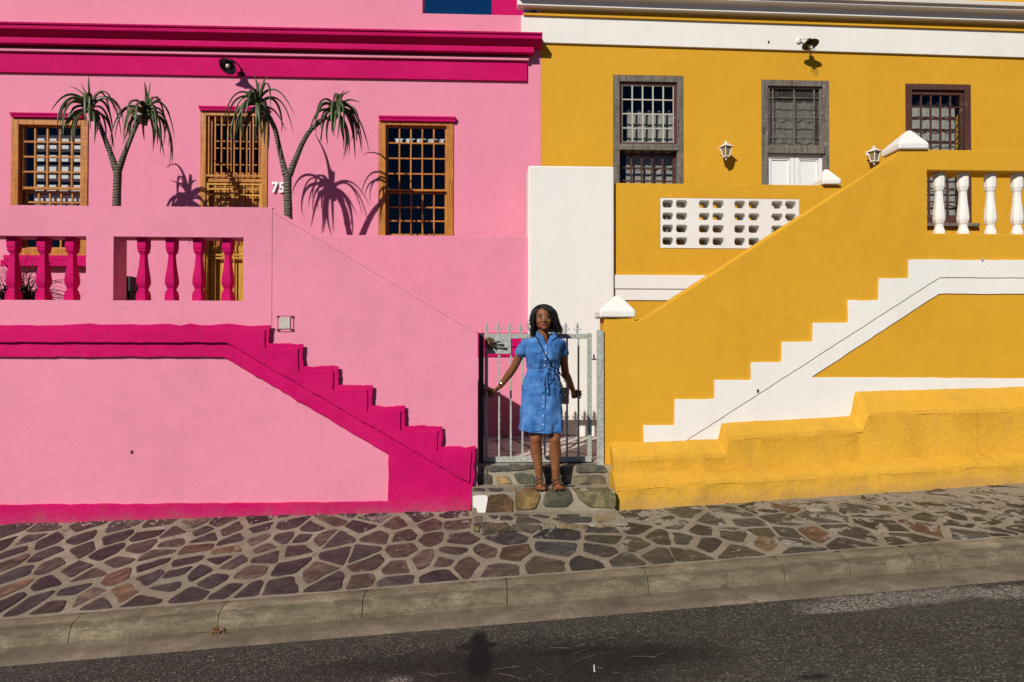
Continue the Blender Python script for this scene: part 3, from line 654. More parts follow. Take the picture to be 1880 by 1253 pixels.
# baluster
def square_baluster():
    b=MB(); h=op1[3]-op1[2]; pr=[(.041,0),(.041,.10),(.036,.115),(.038,.14),(.029,.165),(.027,.20),(.034,.235),(.040,.28),(.040,.33),(.036,.42),(.028,.55),(.023,.68),(.022,.74),(.030,.775),(.036,.80),(.033,.82),(.036,.835),(.038,.86),(.038,1.0)]
    b.lathe([(r*math.sqrt(2),z*(h-.004)+.002) for r,z in pr],(0,0,0),4,rot=math.pi/4,sy=1.3); o=b.build('baluster','magenta',None,org=(0,0,0),bevel=.003); return o
bal0=square_baluster()
def put_bal(px,py,Yc,z,par,proto,first=[True]):
    o=proto if first[0] else proto.copy()
    if not first[0]: sc.collection.objects.link(o)
    first[0]=False; o.parent=par; o.location=Vector((px,Yc,z))-ORG[par]; o['group']='magenta square balusters in the pink balcony wall'; return o
F_=[True]
Yb=YF+.10
for px in (-92,-42,22,77,129,260,312,362,415): put_bal(X(px+4,Yb,490),0,Yb,op1[2],pink,bal0,F_)
for k in range(4): put_bal(op0[0]+.22+.33*k,0,Yb,op1[2],pink,bal0,F_)
# -- stair wall (pink) and the rear parapet
b=MB(); n=7; xs0=X(872,6.3,800); xs1=xj
zs0=zC+.02
for i in range(n):
    xa_=xs0-(xs0-xs1)*i/n; b.box(xj-.05,xa_-.3,YF+.2005,YP-.001,zs0-.3,zs0+(FLO-zs0)*(i+1)/n - i*.0) if i<n else 0
b.build('stair','court',pink)
xr0=X(600,YP,440); xr1=X(971,YP,500); zrp=Z(433,YP,800)
b=MB(); b.box(xj-.2,xr1-.002,YP,YP+.14,.2,zrp); b.build('rear_parapet','pink',pink,bevel=.008)
b=MB(); r_=rect(600,611,970,637,YP-.02); b.box(r_[0],xr1-.003,YP-.028,YP+.001,r_[2],r_[3]); r2=rect(600,637,970,655,YP-.015); b.box(r2[0],xr1-.004,YP-.015,YP+.001,r2[2],r_[2]-.001); b.build('rear_band','magenta',pink,bevel=.003)
b=MB(); q0=at(503,385.5,YF); q1=at(877,608.5,YF); b.prism([(q0.x,q0.z),(q1.x,q1.z),(q1.x,q1.z-.028),(q0.x,q0.z-.028)],YF-.006,YF+.002); b.build('coping','pink',pink,bevel=.002)
# -- magenta stringer in three layers
GR=lambda px:(at(px,0,YF).x, interp(WK,at(px,900,YF).x)-.12)
low=xz([(-600,628),(415,628),(870,893)],YF-.03)+[(X(866,YF,935),Z(893,YF)-.02),(X(862,YF,935),-.15),(xL,-.9),(xL,Z(926,YF,250))]+xz([(712,922),(712,835),(410,656),(-600,656)],YF-.03)
low[0]=(xL,low[0][1]); low[-1]=(xL,low[-1][1])
b=MB(); b.prism(rough(low,.05,.010,1),YF-.028,YF+.002); b.build('stringer_base','magenta',pink,bevel=.006)
stp=[(-600,597),(495,597),(495,631),(556,631),(557,672),(621,672),(622,707),(684,707),(684,746),(744,746),(744,783),(812,783),(811,820),(874,820),(869,893),(415,628),(-600,628)]
pts=xz(stp,YF-.045); pts[0]=(xL,pts[0][1]); pts[-1]=(xL,pts[-1][1])
b=MB(); b.prism(rough(pts,.025,.016,2),YF-.043,YF-.027); b.build('stringer_edge','magenta',pink,bevel=.009,seg=3)
st2=[(-600,606),(486,606),(486,640),(547,640),(547,681),(611,681),(611,716),(674,716),(674,755),(735,755),(735,792),(803,792),(803,828),(866,828),(862,888),(415,629),(-600,629)]
pts=xz(st2,YF-.06); pts[0]=(xL,pts[0][1]); pts[-1]=(xL,pts[-1][1])
b=MB(); b.prism(rough(pts,.04,.008,4),YF-.056,YF-.042); b.build('stringer_face','magenta',pink,bevel=.004)
# plaque frame on the stair wall (its printed code is left out)
pl=thing('wall_plaque',at(524,593,YF),'small square pink-framed plaque with a blank pale plate on the stair wall','plaque')
b=MB(); r_=rect(509,579,539,609,YF); border(b,r_[0],r_[1],r_[2],r_[3],YF-.010,YF-.0005,.006); b.box(r_[0]+.004,r_[1]-.004,YF-.004,YF-.0004,r_[2]+.004,r_[3]-.004); b.build('backing','pink',pl,bevel=.001)
b=MB(); r_=rect(513,583,533,604,YF); b.box(r_[0],r_[1],YF-.014,YF-.0105,r_[2],r_[3]); b.build('plate','putty',pl,bevel=.001)
for (px,py) in ((511,582),(536,582),(511,606),(536,606)):
    b=MB(); c=at(px,py,YF-.012); b.ell(c,(.011,.006,.011),nu=8,nv=6); b.box(c.x-.016,c.x+.016,YF-.014,YF-.011,c.z-.004,c.z+.004); b.build('corner_stud','redwood',pl)
# ============================================================ white party pier
r_=rect(970,305,1128,640,YP-.06)
pier=MB(); pier.box(r_[0],r_[1],YP-.06,YP+.3,.2,r_[3]); pp=thing('boundary_wall',(r_[0],YP,0.3),'tall plain white plastered wall section standing behind the gate between both houses','wall')
pier.build('wall','white',pp,bevel=.02,seg=4)
# ============================================================ yellow house
yel=thing('yellow_house',(3,8.1,0),'yellow plastered house with white cornice, balusters and stepped white stair stripe, right of the gate','house')
HY=[rect(1126,139,1255,440,YH),rect(1399,148,1523,640,YH),rect(1663,155,1783,411,YH)]
HY[1]=(HY[1][0],HY[1][1],FLO+.05,HY[1][3])
xRy=13; xy0=xRp+.0005; TL=-.0115
b=MB(); ztopy=Z(5,YH,1880)+1.2; b.wall(xy0,xRy,.2,ztopy,YH-.001,YH+.28,HY); b.build('wall','yellow',yel,bevel=.004)
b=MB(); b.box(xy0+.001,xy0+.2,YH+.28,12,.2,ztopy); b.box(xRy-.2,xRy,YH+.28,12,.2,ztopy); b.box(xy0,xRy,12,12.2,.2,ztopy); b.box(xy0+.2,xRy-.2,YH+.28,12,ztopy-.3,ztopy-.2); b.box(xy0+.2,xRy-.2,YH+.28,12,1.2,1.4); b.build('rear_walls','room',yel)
# cornice pieces: heights taken at the left end and sloping gently down to the right
def yb(name,mat,y0,y1,p,xl,pb=-.01,prof=None):
    b=MB(); xl_=X(xl,YH-p,40); dzz=TL*(xRy-xl_); z=lambda y,q:Z(y,YH-q,960)
    pr_=prof(z) if prof else [(YH-p,z(y0,p)),(YH-p,z(y1,p)),(YH-pb,z(y1,p)),(YH-pb,z(y0,p))]
    b.extx(pr_,xl_,xRy,dzz); return b.build(name,mat,yel,bevel=.003)
yb('fascia','white',28,77,.03,957)
yb('bead','yellow',23.5,27.5,.055,961)
yb('cornice','white',0,9,.12,950,prof=lambda z:[(YH-.12,z(9,.12)),(YH-.12,z(0,.12)),(YH-.13,z(-2,.13)),(YH-.15,z(-6,.15)),(YH-.19,z(-10,.19)),(YH-.215,z(-12,.215)),(YH-.22,z(-18,.22)),(YH-.25,z(-20,.25)),(YH-.26,z(-27,.26)),(YH+.01,z(-34,.1)),(YH+.01,z(9,.12))])
# -- yellow windows
def lace_panel(win,x0,x1,ztop,zbot,y,seed,wav=.03,rows=3):
    b=MB(); nx=60; nz=24; vs=[];fs=[]
    for j in range(nz+1):
        for i in range(nx+1):
            x=x0+(x1-x0)*i/nx; ph=math.sin(x*38+seed)*.6+math.sin(x*61+seed*2)*.4
            zt_=ztop+.02*math.sin(x*50+seed)
            vs.append((x,y+.006*ph+.003*math.sin(j/nz*rows*6.28),zbot+(zt_-zbot)*j/nz))
    for j in range(nz):
        for i in range(nx): a=j*(nx+1)+i; fs.append((a,a+1,a+nx+2,a+nx+1))
    b.add(vs,fs)
    # scalloped frills
    for r in range(rows):
        zc=ztop-(ztop-zbot)*(r+.75)/rows; vs=[];fs=[]
        for i in range(nx+1):
            x=x0+(x1-x0)*i/nx; s_=abs(math.sin((x-x0)*18+seed+r)); vs+= [(x,y-.008-.003*math.sin(x*55),zc+.07),(x,y-.013-.003*math.sin(x*55),zc-.03-.03*s_)]
        for i in range(nx): fs.append((2*i,2*i+1,2*i+3,2*i+2))
        b.add(vs,fs)
    return b.build('curtain','lace',win,smooth=True)
x0,x1,z0,z1=HY[0]; y1w=sash_window(yel,HY[0],'weathered grey sash window with cream glazing bars over a lace curtain')
frame(y1w,x0,x1,z0,z1,YH-.008,.075,.075,'greywood',.11)
ix0,ix1=x0+.077,x1-.077; zt=Z(151,YH+.04,1190); zb=Z(267,YH+.04,1190)
b=MB(); border(b,ix0,ix1,zb,zt,YH+.022,YH+.06,.034,.045,.03); b.build('upper_sash','redwood',y1w,bevel=.002)
b=MB(); bars(b,ix0+.034,ix1-.034,zb+.03,zt-.045,YH+.03,YH+.05,5,4,.014,0); border(b,ix0+.034,ix1-.034,zb+.03,zt-.045,YH+.031,YH+.049,.008); b.build('glazing_bars','putty',y1w)
b=MB(); b.box(x0+.06,x1-.06,YH-.02,YH+.07,zb-.075,zb-.002); b.build('meeting_rail','greywood',y1w,bevel=.003)
b=MB(); border(b,ix0+.004,ix1-.004,z0+.05,zb-.078,YH+.07,YH+.105,.03,.03,.05); bars(b,ix0+.03,ix1-.03,z0+.1,zb-.11,YH+.075,YH+.10,5,6,.018,0); b.build('lower_sash','redwood',y1w,bevel=.002)
pane(y1w,ix0+.02,ix1-.02,zb+.01,zt-.02,YH+.041); pane(y1w,ix0+.02,ix1-.02,z0+.06,zb-.09,YH+.088)
lace_panel(y1w,ix0+.115,ix1,Z(208,8.3,1190),Z(262,8.3,1190),8.27,1,rows=2); lace_panel(y1w,ix0+.11,ix1,Z(282,8.3,1190),z0+.05,8.27,2,rows=5)
# door
x0,x1,z0,z1=HY[1]; yd=sash_window(yel,HY[1],'white panelled double door under a weathered grey frame'); yd.name='door'
frame(yd,x0,x1,z0,z1,YH-.008,.075,.07,'greywood',.12)
ix0,ix1=x0+.077,x1-.077; zt=Z(160,YH+.04,1460); zb=Z(271,YH+.04,1460)
b=MB(); border(b,ix0,ix1,zb,zt,YH+.02,YH+.06,.03,.03,.025); bars(b,ix0+.03,ix1-.03,zb+.025,zt-.03,YH+.03,YH+.05,0,0,.012,0,vx=[ix0+.075,(ix0+ix1)/2,ix1-.09],hz=[Z(y,YH+.03,1460) for y in (180,216,253)]); b.build('screen_frame','greywood',yd,bevel=.002)
b=MB(); b.box(x0+.06,x1-.06,YH-.03,YH+.08,Z(283,YH,1460),zb-.004); b.build('meeting_rail','greywood',yd,bevel=.004)
b=MB(); 
for i in range(44):
    x=ix0+.03+(ix1-ix0-.06)*i/43; b.box(x-.0009,x+.0009,YH+.052,YH+.054,zb+.02,zt-.03)
for i in range(50):
    z=zb+.025+(zt-zb-.055)*i/49; b.box(ix0+.03,ix1-.03,YH+.055,YH+.057,z-.0009,z+.0009)
b.build('insect_screen','greywood',yd)
pane(yd,ix0+.02,ix1-.02,zb+.01,zt-.02,YH+.07)
lace_panel(yd,ix0+.02,ix1,Z(187,8.3,1460),Z(268,8.3,1460),8.27,4,rows=2)
zd=Z(284,YH+.03,1460); xm=(ix0+ix1)/2
for (a,c) in ((ix0-.01,xm-.003),(xm+.003,ix1+.01)):
    b=MB(); b.box(a,c,YH+.05,YH+.08,z0+.01,zd); border(b,a,c,z0+.01,zd,YH+.025,YH+.0505,.05,.05,.08); border(b,a+.058,c-.058,z0+.09,zd-.058,YH+.036,YH+.0505,.012)
    b.build('door_leaf','door_white',yd,bevel=.003)
# right window
x0,x1,z0,z1=HY[2]; y3=sash_window(yel,HY[2],'dark brown sash window with small panes and cream lace')
frame(y3,x0,x1,z0,z1,YH-.008,.075,.07,'redwood',.11)
ix0,ix1=x0+.077,x1-.09; zt=Z(168,YH+.04,1720); zb=Z(290,YH+.04,1720)
b=MB(); border(b,ix0,ix1,zb,zt,YH+.022,YH+.06,.02,.05,.03); bars(b,ix0+.02,ix1-.02,zb+.03,zt-.05,YH+.03,YH+.052,5,5,.015,0); b.build('upper_sash','redwood',y3,bevel=.002)
b=MB(); border(b,ix0,ix1,z0+.07,zb-.01,YH+.07,YH+.105,.03,.03,.05); bars(b,ix0+.03,ix1-.03,z0+.12,zb-.04,YH+.075,YH+.10,5,4,.016,0); b.build('lower_sash','redwood',y3,bevel=.002)
pane(y3,ix0+.01,ix1-.01,zb+.01,zt-.02,YH+.041); pane(y3,ix0+.01,ix1-.01,z0+.08,zb-.02,YH+.088)
lace_panel(y3,ix0,ix1,Z(191,8.3,1720),z0+.08,8.27,6,rows=8)
b=MB(); b.box(x0-.03,x1+.06,YH-.06,YH+.1,z0-.04,z0); b.build('sill','greywood',y3,bevel=.004)
# -- rear parapet with pierced block panel
zt=Z(338,YP,1300); xr=X(1545,YP,420)
pr_=rect(1212,365,1467,457,YP)
b=MB(); b.wall(pr_[1]*0+X(1128,YP,420)-.002,xr,.2,zt,YP,YP+.14,[pr_]); b.build('rear_parapet','yellow',yel,bevel=.008,seg=3)
hol=[]
for (ya,yc) in ((369,383),(392,405),(414,428),(437,451)):
    for (a,c) in ((1216,1236),(1241,1262),(1283,1303),(1308,1329),(1348,1368),(1374,1394),(1416,1437),(1441,1461)):
        hol.append(rect(a,ya,c,yc,YP))
zr_=sorted({round(h[2],4) for h in hol}); 
H2=[]
for k,h in enumerate(hol):
    row=k//8; ref=hol[row*8+4]; H2.append((h[0],h[1],ref[2],ref[3]))
b=MB(); b.wall(pr_[0]+.002,pr_[1]-.002,pr_[2]+.002,pr_[3]-.002,YP-.006,YP+.23,H2)
for h in H2:
    q=.026
    for sx_,sz_ in ((0,0),(1,0),(0,1),(1,1)):
        cx_=h[sx_]; cz_=h[2+sz_]; dx_=q if sx_==0 else -q; dz_=q if sz_==0 else -q
        b.prism([(cx_-dx_*.05,cz_-dz_*.05),(cx_+dx_,cz_),(cx_+dx_*.3,cz_+dz_*.3),(cx_,cz_+dz_)],YP-.0045,YP+.228)
b.build('pierced_panel','white',yel,bevel=.006,seg=2)
b=MB(); r1=rect(1128,506,1300,531,YP); b.box(X(1128,YP,520)-.001,xr,YP-.028,YP+.001,r1[2],r1[3]); r2=rect(1128,531,1300,552,YP); b.box(X(1128,YP,520),xr-.001,YP-.015,YP+.001,r2[2],r1[2]-.001); b.build('rear_band','white',yel,bevel=.003)
def pyramid(px0,px1,ytop,yedge,ybase,Yf,depth,name,par,apex=None,left_drop=0):
    c0=at(px0,ybase,Yf); c1=at(px1,ybase,Yf); ze=at((px0+px1)/2,yedge,Yf).z; za=at((px0+px1)/2,ytop,Yf+depth/2).z; xa_=(c0.x+c1.x)/2 if apex is None else at(apex,ytop,Yf+depth/2).x
    b=MB(); ld=left_drop; w_=.02
    v=[(c0.x,Yf,c0.z-ld),(c1.x,Yf,c1.z),(c1.x,Yf+depth,c1.z),(c0.x,Yf+depth,c0.z-ld),(c0.x,Yf,ze-ld),(c1.x,Yf,ze),(c1.x,Yf+depth,ze),(c0.x,Yf+depth,ze-ld),(xa_-w_,Yf+depth/2-w_,za),(xa_+w_,Yf+depth/2-w_,za),(xa_+w_,Yf+depth/2+w_,za),(xa_-w_,Yf+depth/2+w_,za)]
    f=[(3,2,1,0),(0,1,5,4),(1,2,6,5),(2,3,7,6),(3,0,4,7),(4,5,9,8),(5,6,10,9),(6,7,11,10),(7,4,8,11),(8,9,10,11)]
    b.add(v,f); return b.build(name,'white',par,bevel=.014,seg=3)
pyramid(1511,1545,312,329,338.5,YP-.05,.26,'capstone',yel,apex=1516)
# -- front stair wall, balcony wall
ztb=Z(276,YYF,1790); opy=rect(1703,315,2030,430,YYF); xk=X(1655,YYF,300); opy2=(opy[1]+.4,opy[1]+1.9,opy[2],opy[3])
sw=xz([(1103,560),(1103,583),(1166,592),(1181,585),(1640,290)],YYF)
cl,xs_,zs_=cells(xk,xRy,-.2,ztb,[opy,opy2])
poly=[(X(1109.5,YYF,700),-.2)]+[(xk,z) for z in zs_]+[(at(1640,289,YYF).x,at(1640,289,YYF).z),(at(1187,582,YYF).x,at(1187,582,YYF).z),(at(1168,590,YYF).x,at(1168,590,YYF).z),(X(1109.5,YYF,585),at(1135,583,YYF).z)]
b=MB(); b.plate(cl+[poly],YYF,YYF+.25); b.build('front_wall','yellow',yel,bevel=.010,seg=3)
# the proud rounded rail of plaster along the slope
b=MB(); 
pts=[at(px,py,YYF+.045)+Vector((0,0,-.012)) for px,py in ((1172,591),(1300,509),(1420,431),(1540,354),(1655,281))]
b.tube(pts,[.012,.03,.032,.03,.012],10); b.build('coping','yellow',yel,smooth=True)
pyramid(1101,1167,543,570,583,YYF-.03,.30,'capstone',yel,apex=1134)
pyramid(1651,1706,241,262,273.5,YYF-.03,.30,'capstone',yel,apex=1668)
b=MB(); b.box(xk-1.2,xRy,YYF+.25,YH-.001,FLO-.1,FLO+.05); b.build('balcony_floor','court',yel)
b=MB(); xs0=X(1125,6.6,800); n=8
for i in range(n): b.box(xs0+i*.32,xk-1.2,YYF+.2505,YP-.001,zC-.2,zC+.08+(FLO+.05-zC)*(i)/n)
b.build('stair','kerb',yel,bevel=.01)
def oct_baluster():
    b=MB(); h=opy[3]-opy[2]; pr=[(.050,0),(.050,.05),(.045,.075),(.036,.12),(.034,.165),(.042,.19),(.050,.24),(.051,.28),(.047,.38),(.038,.52),(.033,.64),(.032,.70),(.041,.735),(.043,.76),(.047,.775),(.048,.80),(.048,1.0)]
    b.lathe([(r*1.08,z*(h-.004)+.002) for r,z in pr],(0,0,0),8,rot=math.pi/8); return b.build('baluster','white',None,org=(0,0,0),bevel=.003)
ob0=oct_baluster(); F2=[True]
Yb=YYF+.10
for px in (1724,1768,1818,1867,1916,1965,2010):
    o=put_bal(X(px,Yb,380),0,Yb,opy[2],yel,ob0,F2); o['group']='white octagonal balusters in the yellow balcony wall'
# -- painted white steps and string course
st1=[(1181,812),(1181,781),(1238,781),(1238,733),(1311,733),(1311,698),(1378,698),(1378,665),(1434,665),(1434,628),(1491,628),(1491,593),(1556,593),(1556,552),(1612,552),(1612,512),(1667,512),(1667,477),(2700,477),(2700,510),(1722,510),(1258,809)]
def fixr(pts,src): return [(xRy if s[0]>=2600 else p[0],p[1]) for p,s in zip(pts,src)]
za=Z(478,YYF,1780); zb_=Z(510.5,YYF,1800); zc2=Z(540,YYF,1800)
def lvl(pts,src):
    out=[]
    for p,s in zip(pts,src):
        z=p[1]
        if s[0]>=1660 and s[1]<=479: z=za
        if s[0]>=1720 and 505<s[1]<515: z=zb_
        if s[0]>=1720 and 535<s[1]<545: z=zc2
        out.append((xRy if s[0]>=2600 else p[0],z))
    return out
b=MB(); b.prism(rough(lvl(xz(st1,YYF),st1),.05,.005,8),YYF-.022,YYF+.001); b.build('string_step','white',yel,bevel=.0025)
st2=[(1258,808),(1722,510),(2700,510),(2700,540),(1722,540),(1490,692),(1500,693),(2700,702),(2700,740),(1500,800),(1258,860)]
pts=lvl(xz(st2,YYF),st2); 
b=MB(); b.prism(rough(pts,.05,.005,9),YYF-.012,YYF+.001); b.build('string_base','white',yel,bevel=.002)
# -- the two rounded plaster benches along the foot of the wall
def bench(top_back,top_front,zbot,Yb_,Yf_,seed,name,xe0=None):
    # top_back/top_front: pixel polylines of the back edge and the front edge; loft with a rounded nose
    b=MB(); N=150; xa_=at(top_front[0][0],top_front[0][1],Yf_).x; xb_=X(1880,Yf_,800)+4
    A=[(at(px,py,Yb_).x,at(px,py,Yb_).z) for px,py in top_back]; Bf=[(at(px,py,Yf_).x,at(px,py,Yf_).z) for px,py in top_front]
    def ip(K,x):
        if x<=K[0][0]: return K[0][1]
        for (p,q),(r,s_) in zip(K,K[1:]):
            if p<=x<=r: 
                return q+(s_-q)*((x-p)/max(1e-6,r-p))
        return K[-1][1]+(x-K[-1][0])*.055
    vs=[];fs=[]; m=11
    XS=sorted([xa_+(xb_-xa_)*i/N for i in range(N+1)]+[p[0]+e for p in A[1:-1] for e in (-.012,.012)]+[p[0]+e for p in Bf[1:-1] for e in (-.012,.012)]); N=len(XS)-1
    for i in range(N+1):
        x=XS[i]; zB_,zF=ip(A,x),ip(Bf,x); nz=lambda s_,a:a*mnoise.noise(Vector((x*3.1+seed,s_,1)))+a*.6*mnoise.noise(Vector((x*9+seed,s_*2,4)))
        zF+=nz(1,.010); yF=Yf_+nz(2,.012)
        row=[(x,Yb_+.16,zB_),(x,Yb_,zB_+nz(3,.006)),(x,Yb_+(yF-Yb_)*.5,zB_*.5+zF*.5+.004+nz(4,.006)),(x,yF+.012,zF+.004+nz(11,.004)),(x,yF+.003,zF-.001),(x,yF-.001+nz(12,.006),zF-.020),(x,yF-.004+nz(12,.006),zF-.036+nz(14,.010)),(x,yF-.003+max(0,nz(13,.014)),zF-.042+nz(14,.010)),(x,yF-.004+nz(7,.016),(zF+zbot(x))/2),(x,yF-.012+nz(5,.012),zbot(x)+.05),(x,yF-.018,zbot(x)-.1)]
        vs+=row
    for i in range(N):
        for k in range(m-1): fs.append((i*m+k,(i)*m+k+1,(i+1)*m+k+1,(i+1)*m+k))
    b.add(vs,fs); b.add([vs[k] for k in range(m)]+[(xa_,Yb_+.16,zbot(xa_)-.1)],[tuple(range(m,-1,-1))])
    return b.build(name,'yrough',yel,smooth=False)
def smooth_(o):
    o.data.polygons.foreach_set('use_smooth',[True]*len(o.data.polygons)); o.data.set_sharp_from_angle(angle=math.radians(24))
zg=lambda x: gz(x,5.8)
o=bench([(1126,812),(1318,806),(1324,777),(1562,764),(1568,719),(1880,710)],[(1126,840),(1332,832),(1338,801),(1586,787),(1592,757),(1880,748)],lambda x:zg(x)+.12,YYF-.01,YYF-.17,3,'upper_bench'); smooth_(o)
o=bench([(1130,868),(1330,862),(1600,845),(1880,826)],[(1130,894),(1330,881),(1600,866),(1880,846)],zg,YYF-.19,YYF-.33,9,'lower_bench'); smooth_(o)
# ============================================================ house number 75
def digits():
    cu=bpy.data.curves.new('num','FONT'); cu.body='75'; cu.size=.165; cu.extrude=.006; cu.bevel_depth=.001; cu.space_character=1.12; cu.offset=.005
    o=bpy.data.objects.new('tmp',cu); sc.collection.objects.link(o); bpy.context.view_layer.update()
    me=bpy.data.meshes.new_from_object(o.evaluated_get(bpy.context.evaluated_depsgraph_get())); bpy.data.objects.remove(o)
    n=bpy.data.objects.new('house_number',me); sc.collection.objects.link(n); me.materials.clear(); me.materials.append(M['digit'])
    p=at(499,353,YH-.02); n.location=p; n.rotation_euler=(math.radians(90),0,0); n.scale=(.86,1,1)
    setp(n,'white metal house number 75 on the pink wall beside the aloe trunk','house number')
digits()

# small fixings left in the walls
for px,py,par,Yw,mt in ((242,829,pink,YF,'rust'),(1391,717,yel,YYF-.022,'darksteel'),(1803,476,yel,YYF-.022,'steel'),(1411,77,yel,YH-.03,'darksteel')):
    b=MB(); p=at(px,py,Yw); b.lathe([(.0001,0),(.011,0),(.010,.010),(.004,.014),(.0001,.014)],p,8,Matrix(((1,0,0),(0,0,-1),(0,1,0)))); b.box(p.x-.006,p.x+.007,Yw-.006,Yw+.002,p.z-.022,p.z-.006); b.build('wall_fixing',mt,par)
# ============================================================ gate
YG_=6.25
gate=thing('metal_gate',at(990,850,YG_),'galvanised steel gate with spear finials between the pink and yellow stair walls','gate')
zt=Z(613,YG_,990); zt2=Z(622,YG_,990); zb=Z(849,YG_,990); zb2=Z(839,YG_,990)
xa,xa2,xb,xb2=X(889.5,YG_,730),X(896,YG_,730),X(1079,YG_,730),X(1086.5,YG_,730)
b=MB(); b.box(xa,xa2,YG_,YG_+.035,zb,zt+.004); b.box(xb,xb2,YG_,YG_+.035,zb,zt+.008); b.box(xa2,xb,YG_+.001,YG_+.034,zt2,zt); b.box(xa2,xb,YG_+.001,YG_+.034,zb,zb2); b.build('frame','steel',gate,bevel=.003)
bx=[X(px,YG_,730) for px in (916.5,938,959.5,980,1000.5,1021,1041.5,1062.5)]
def bar_(x,proto=None):
    b=MB(); b.box(x-.0085,x+.0085,YG_+.009,YG_+.026,zb2,zt2); return b.build('bar','steel',gate,bevel=.002)
for x in bx: bar_(x)
fl=[(0,.128),(.018,.085),(.016,.070),(.008,.060),(.012,.050),(.026,.047),(.034,.056),(.032,.068),(.040,.062),(.041,.048),(.032,.036),(.018,.036),(.010,.042),(.010,.028),(.018,.024),(.018,.016),(.008,.012),(.012,-.002)]
flo=fl+[(-x,z) for x,z in fl[::-1][:-1]]
def finial(x,first=[None]):
    if first[0] is None:
        b=MB(); b.prism([(px_*.86,pz*.86) for px_,pz in flo],-.005,.005); 
        b.prism([(0,.108),(.006,.07),(0,.045),(-.006,.07)],-.010,.010); b.box(-.014,.014,-.0065,.0065,.012,.022)
        o=b.build('finial','steel',None,org=(0,0,0),bevel=.0025); first[0]=o
    else: o=first[0].copy(); sc.collection.objects.link(o)
    o.parent=gate; o.location=Vector((x,YG_+.017,zt))-ORG[gate]; o['group']='spear finials along the top of the gate'
for px in (893,914.5,935.5,956,977,998,1019,1039,1060.5): finial(X(px,YG_,605))
b=MB(); r_=rect(896,622,938,650,YG_); b.box(xa2-.01,r_[1],YG_-.004,YG_+.004,r_[2],zt2+.003); b.build('lock_plate','steel',gate,bevel=.002)
b=MB(); b.box(X(878.6,YG_+.06,730),X(888,YG_+.06,730),YG_+.022,YG_+.09,zC-.01,zt+.006); b.build('hinge_post','darksteel',gate,bevel=.003)
b=MB(); b.box(X(1096.5,6.13,730),X(1109,6.13,730)-.001,6.13,6.165,zC-.01,zt+.03); b.box(X(1103,6.166,730),X(1109,6.166,730),6.166,YG_+.02,zC-.01,zt); b.build('latch_post','steel',gate,bevel=.003)
b=MB(); c=at(1090,657,YG_); b.box(c.x-.016,c.x+.034,YG_,YG_+.014,c.z-.022,c.z-.010); b.box(c.x-.006,c.x+.008,YG_-.012,YG_+.002,c.z-.02,c.z+.03); b.build('latch','darksteel',gate,bevel=.003)
# chain and open padlock
ch=thing('padlock',at(898,628,YG_-.02),'dark open padlock on a rusty chain looped round the gate lock hole','padlock')
b=MB(); c=at(898,628,YG_-.012)
def ring(b,c,r1,rt,tilt,ax='Y',n=14):
    pts=[]
    for i in range(n+1):
        a=2*math.pi*i/n; p=Vector((math.cos(a)*r1,0,math.sin(a)*r1*.62)); p=Matrix.Rotation(tilt,3,'Y')@p; p=Matrix.Rotation(ax if not isinstance(ax,str) else 0,3,'Z')@p; pts.append(Vector(c)+p)
    b.tube(pts,rt,6)
for i,(px,py) in enumerate([(893.5,623.5),(893,628),(894,633),(896.5,637),(899,640),(902,640),(901,634),(899,629),(903,627),(906,630),(909,632),(898,622),(903,623)]):
    p=at(px,py,YG_-.016-(i%2)*.006); ring(b,p,.016,.0042,i*1.1,ax=(i%2)*1.2)
b.build('chain','rust',ch,smooth=True)
b=MB(); p0=at(900,630,YG_-.03); b.cap(at(901,633,YG_-.03),at(907,637,YG_-.03),.014,.014,10,.6); b.tube([at(899,630,YG_-.028),at(910,628.5,YG_-.035),at(919,628,YG_-.04)],[.007,.006,.008],8); b.tube([at(905,636,YG_-.028),at(915,635,YG_-.035),at(926,635,YG_-.045)],[.007,.007,.011],8); b.build('lock_body','brass',ch,smooth=True)
# ============================================================ wall lamps
def rotto(d): return Vector((0,0,1)).rotation_difference(Vector(d).normalized()).to_matrix()
# black enamel swan-neck lamp on the pink fascia
Ls=at(419,121,YH-.19); base_=at(446,158,YH-.05)
lp=thing('wall_lamp',(Ls.x,YH-.03,Ls.z),'black enamel swan-neck wall lamp against the magenta fascia','wall lamp')
R3=rotto((-.02,-.28,-1.0))@Matrix.Identity(3)
R3=rotto((-.22,-.62,-.75))
b=MB(); b.lathe([(.020,-.095),(.036,-.09),(.040,-.04),(.055,-.02),(.098,.012),(.102,.016),(.096,.014),(.05,-.012),(.032,-.034),(.03,-.08)],Ls,28,R3); b.build('shade','black',lp,smooth=True)
b=MB(); b.ell(Ls+R3@Vector((0,0,-.005)),(.026,.026,.042),R3); b.build('bulb','bulb',lp,smooth=True)
b=MB(); top=Ls+R3@Vector((0,0,-.09)); b.tube([top,top+Vector((.02,.03,.02)),top+Vector((.05,.07,.0)),(top.x+.075,YH-.045,top.z-.05),(top.x+.085,YH-.03,top.z-.09)],.0075,8); b.lathe([(.03,0),(.03,.010),(.018,.016)],(top.x+.085,YH-.03,top.z-.10),14,rotto((0,-1,0))); b.build('arm','black',lp,smooth=True)
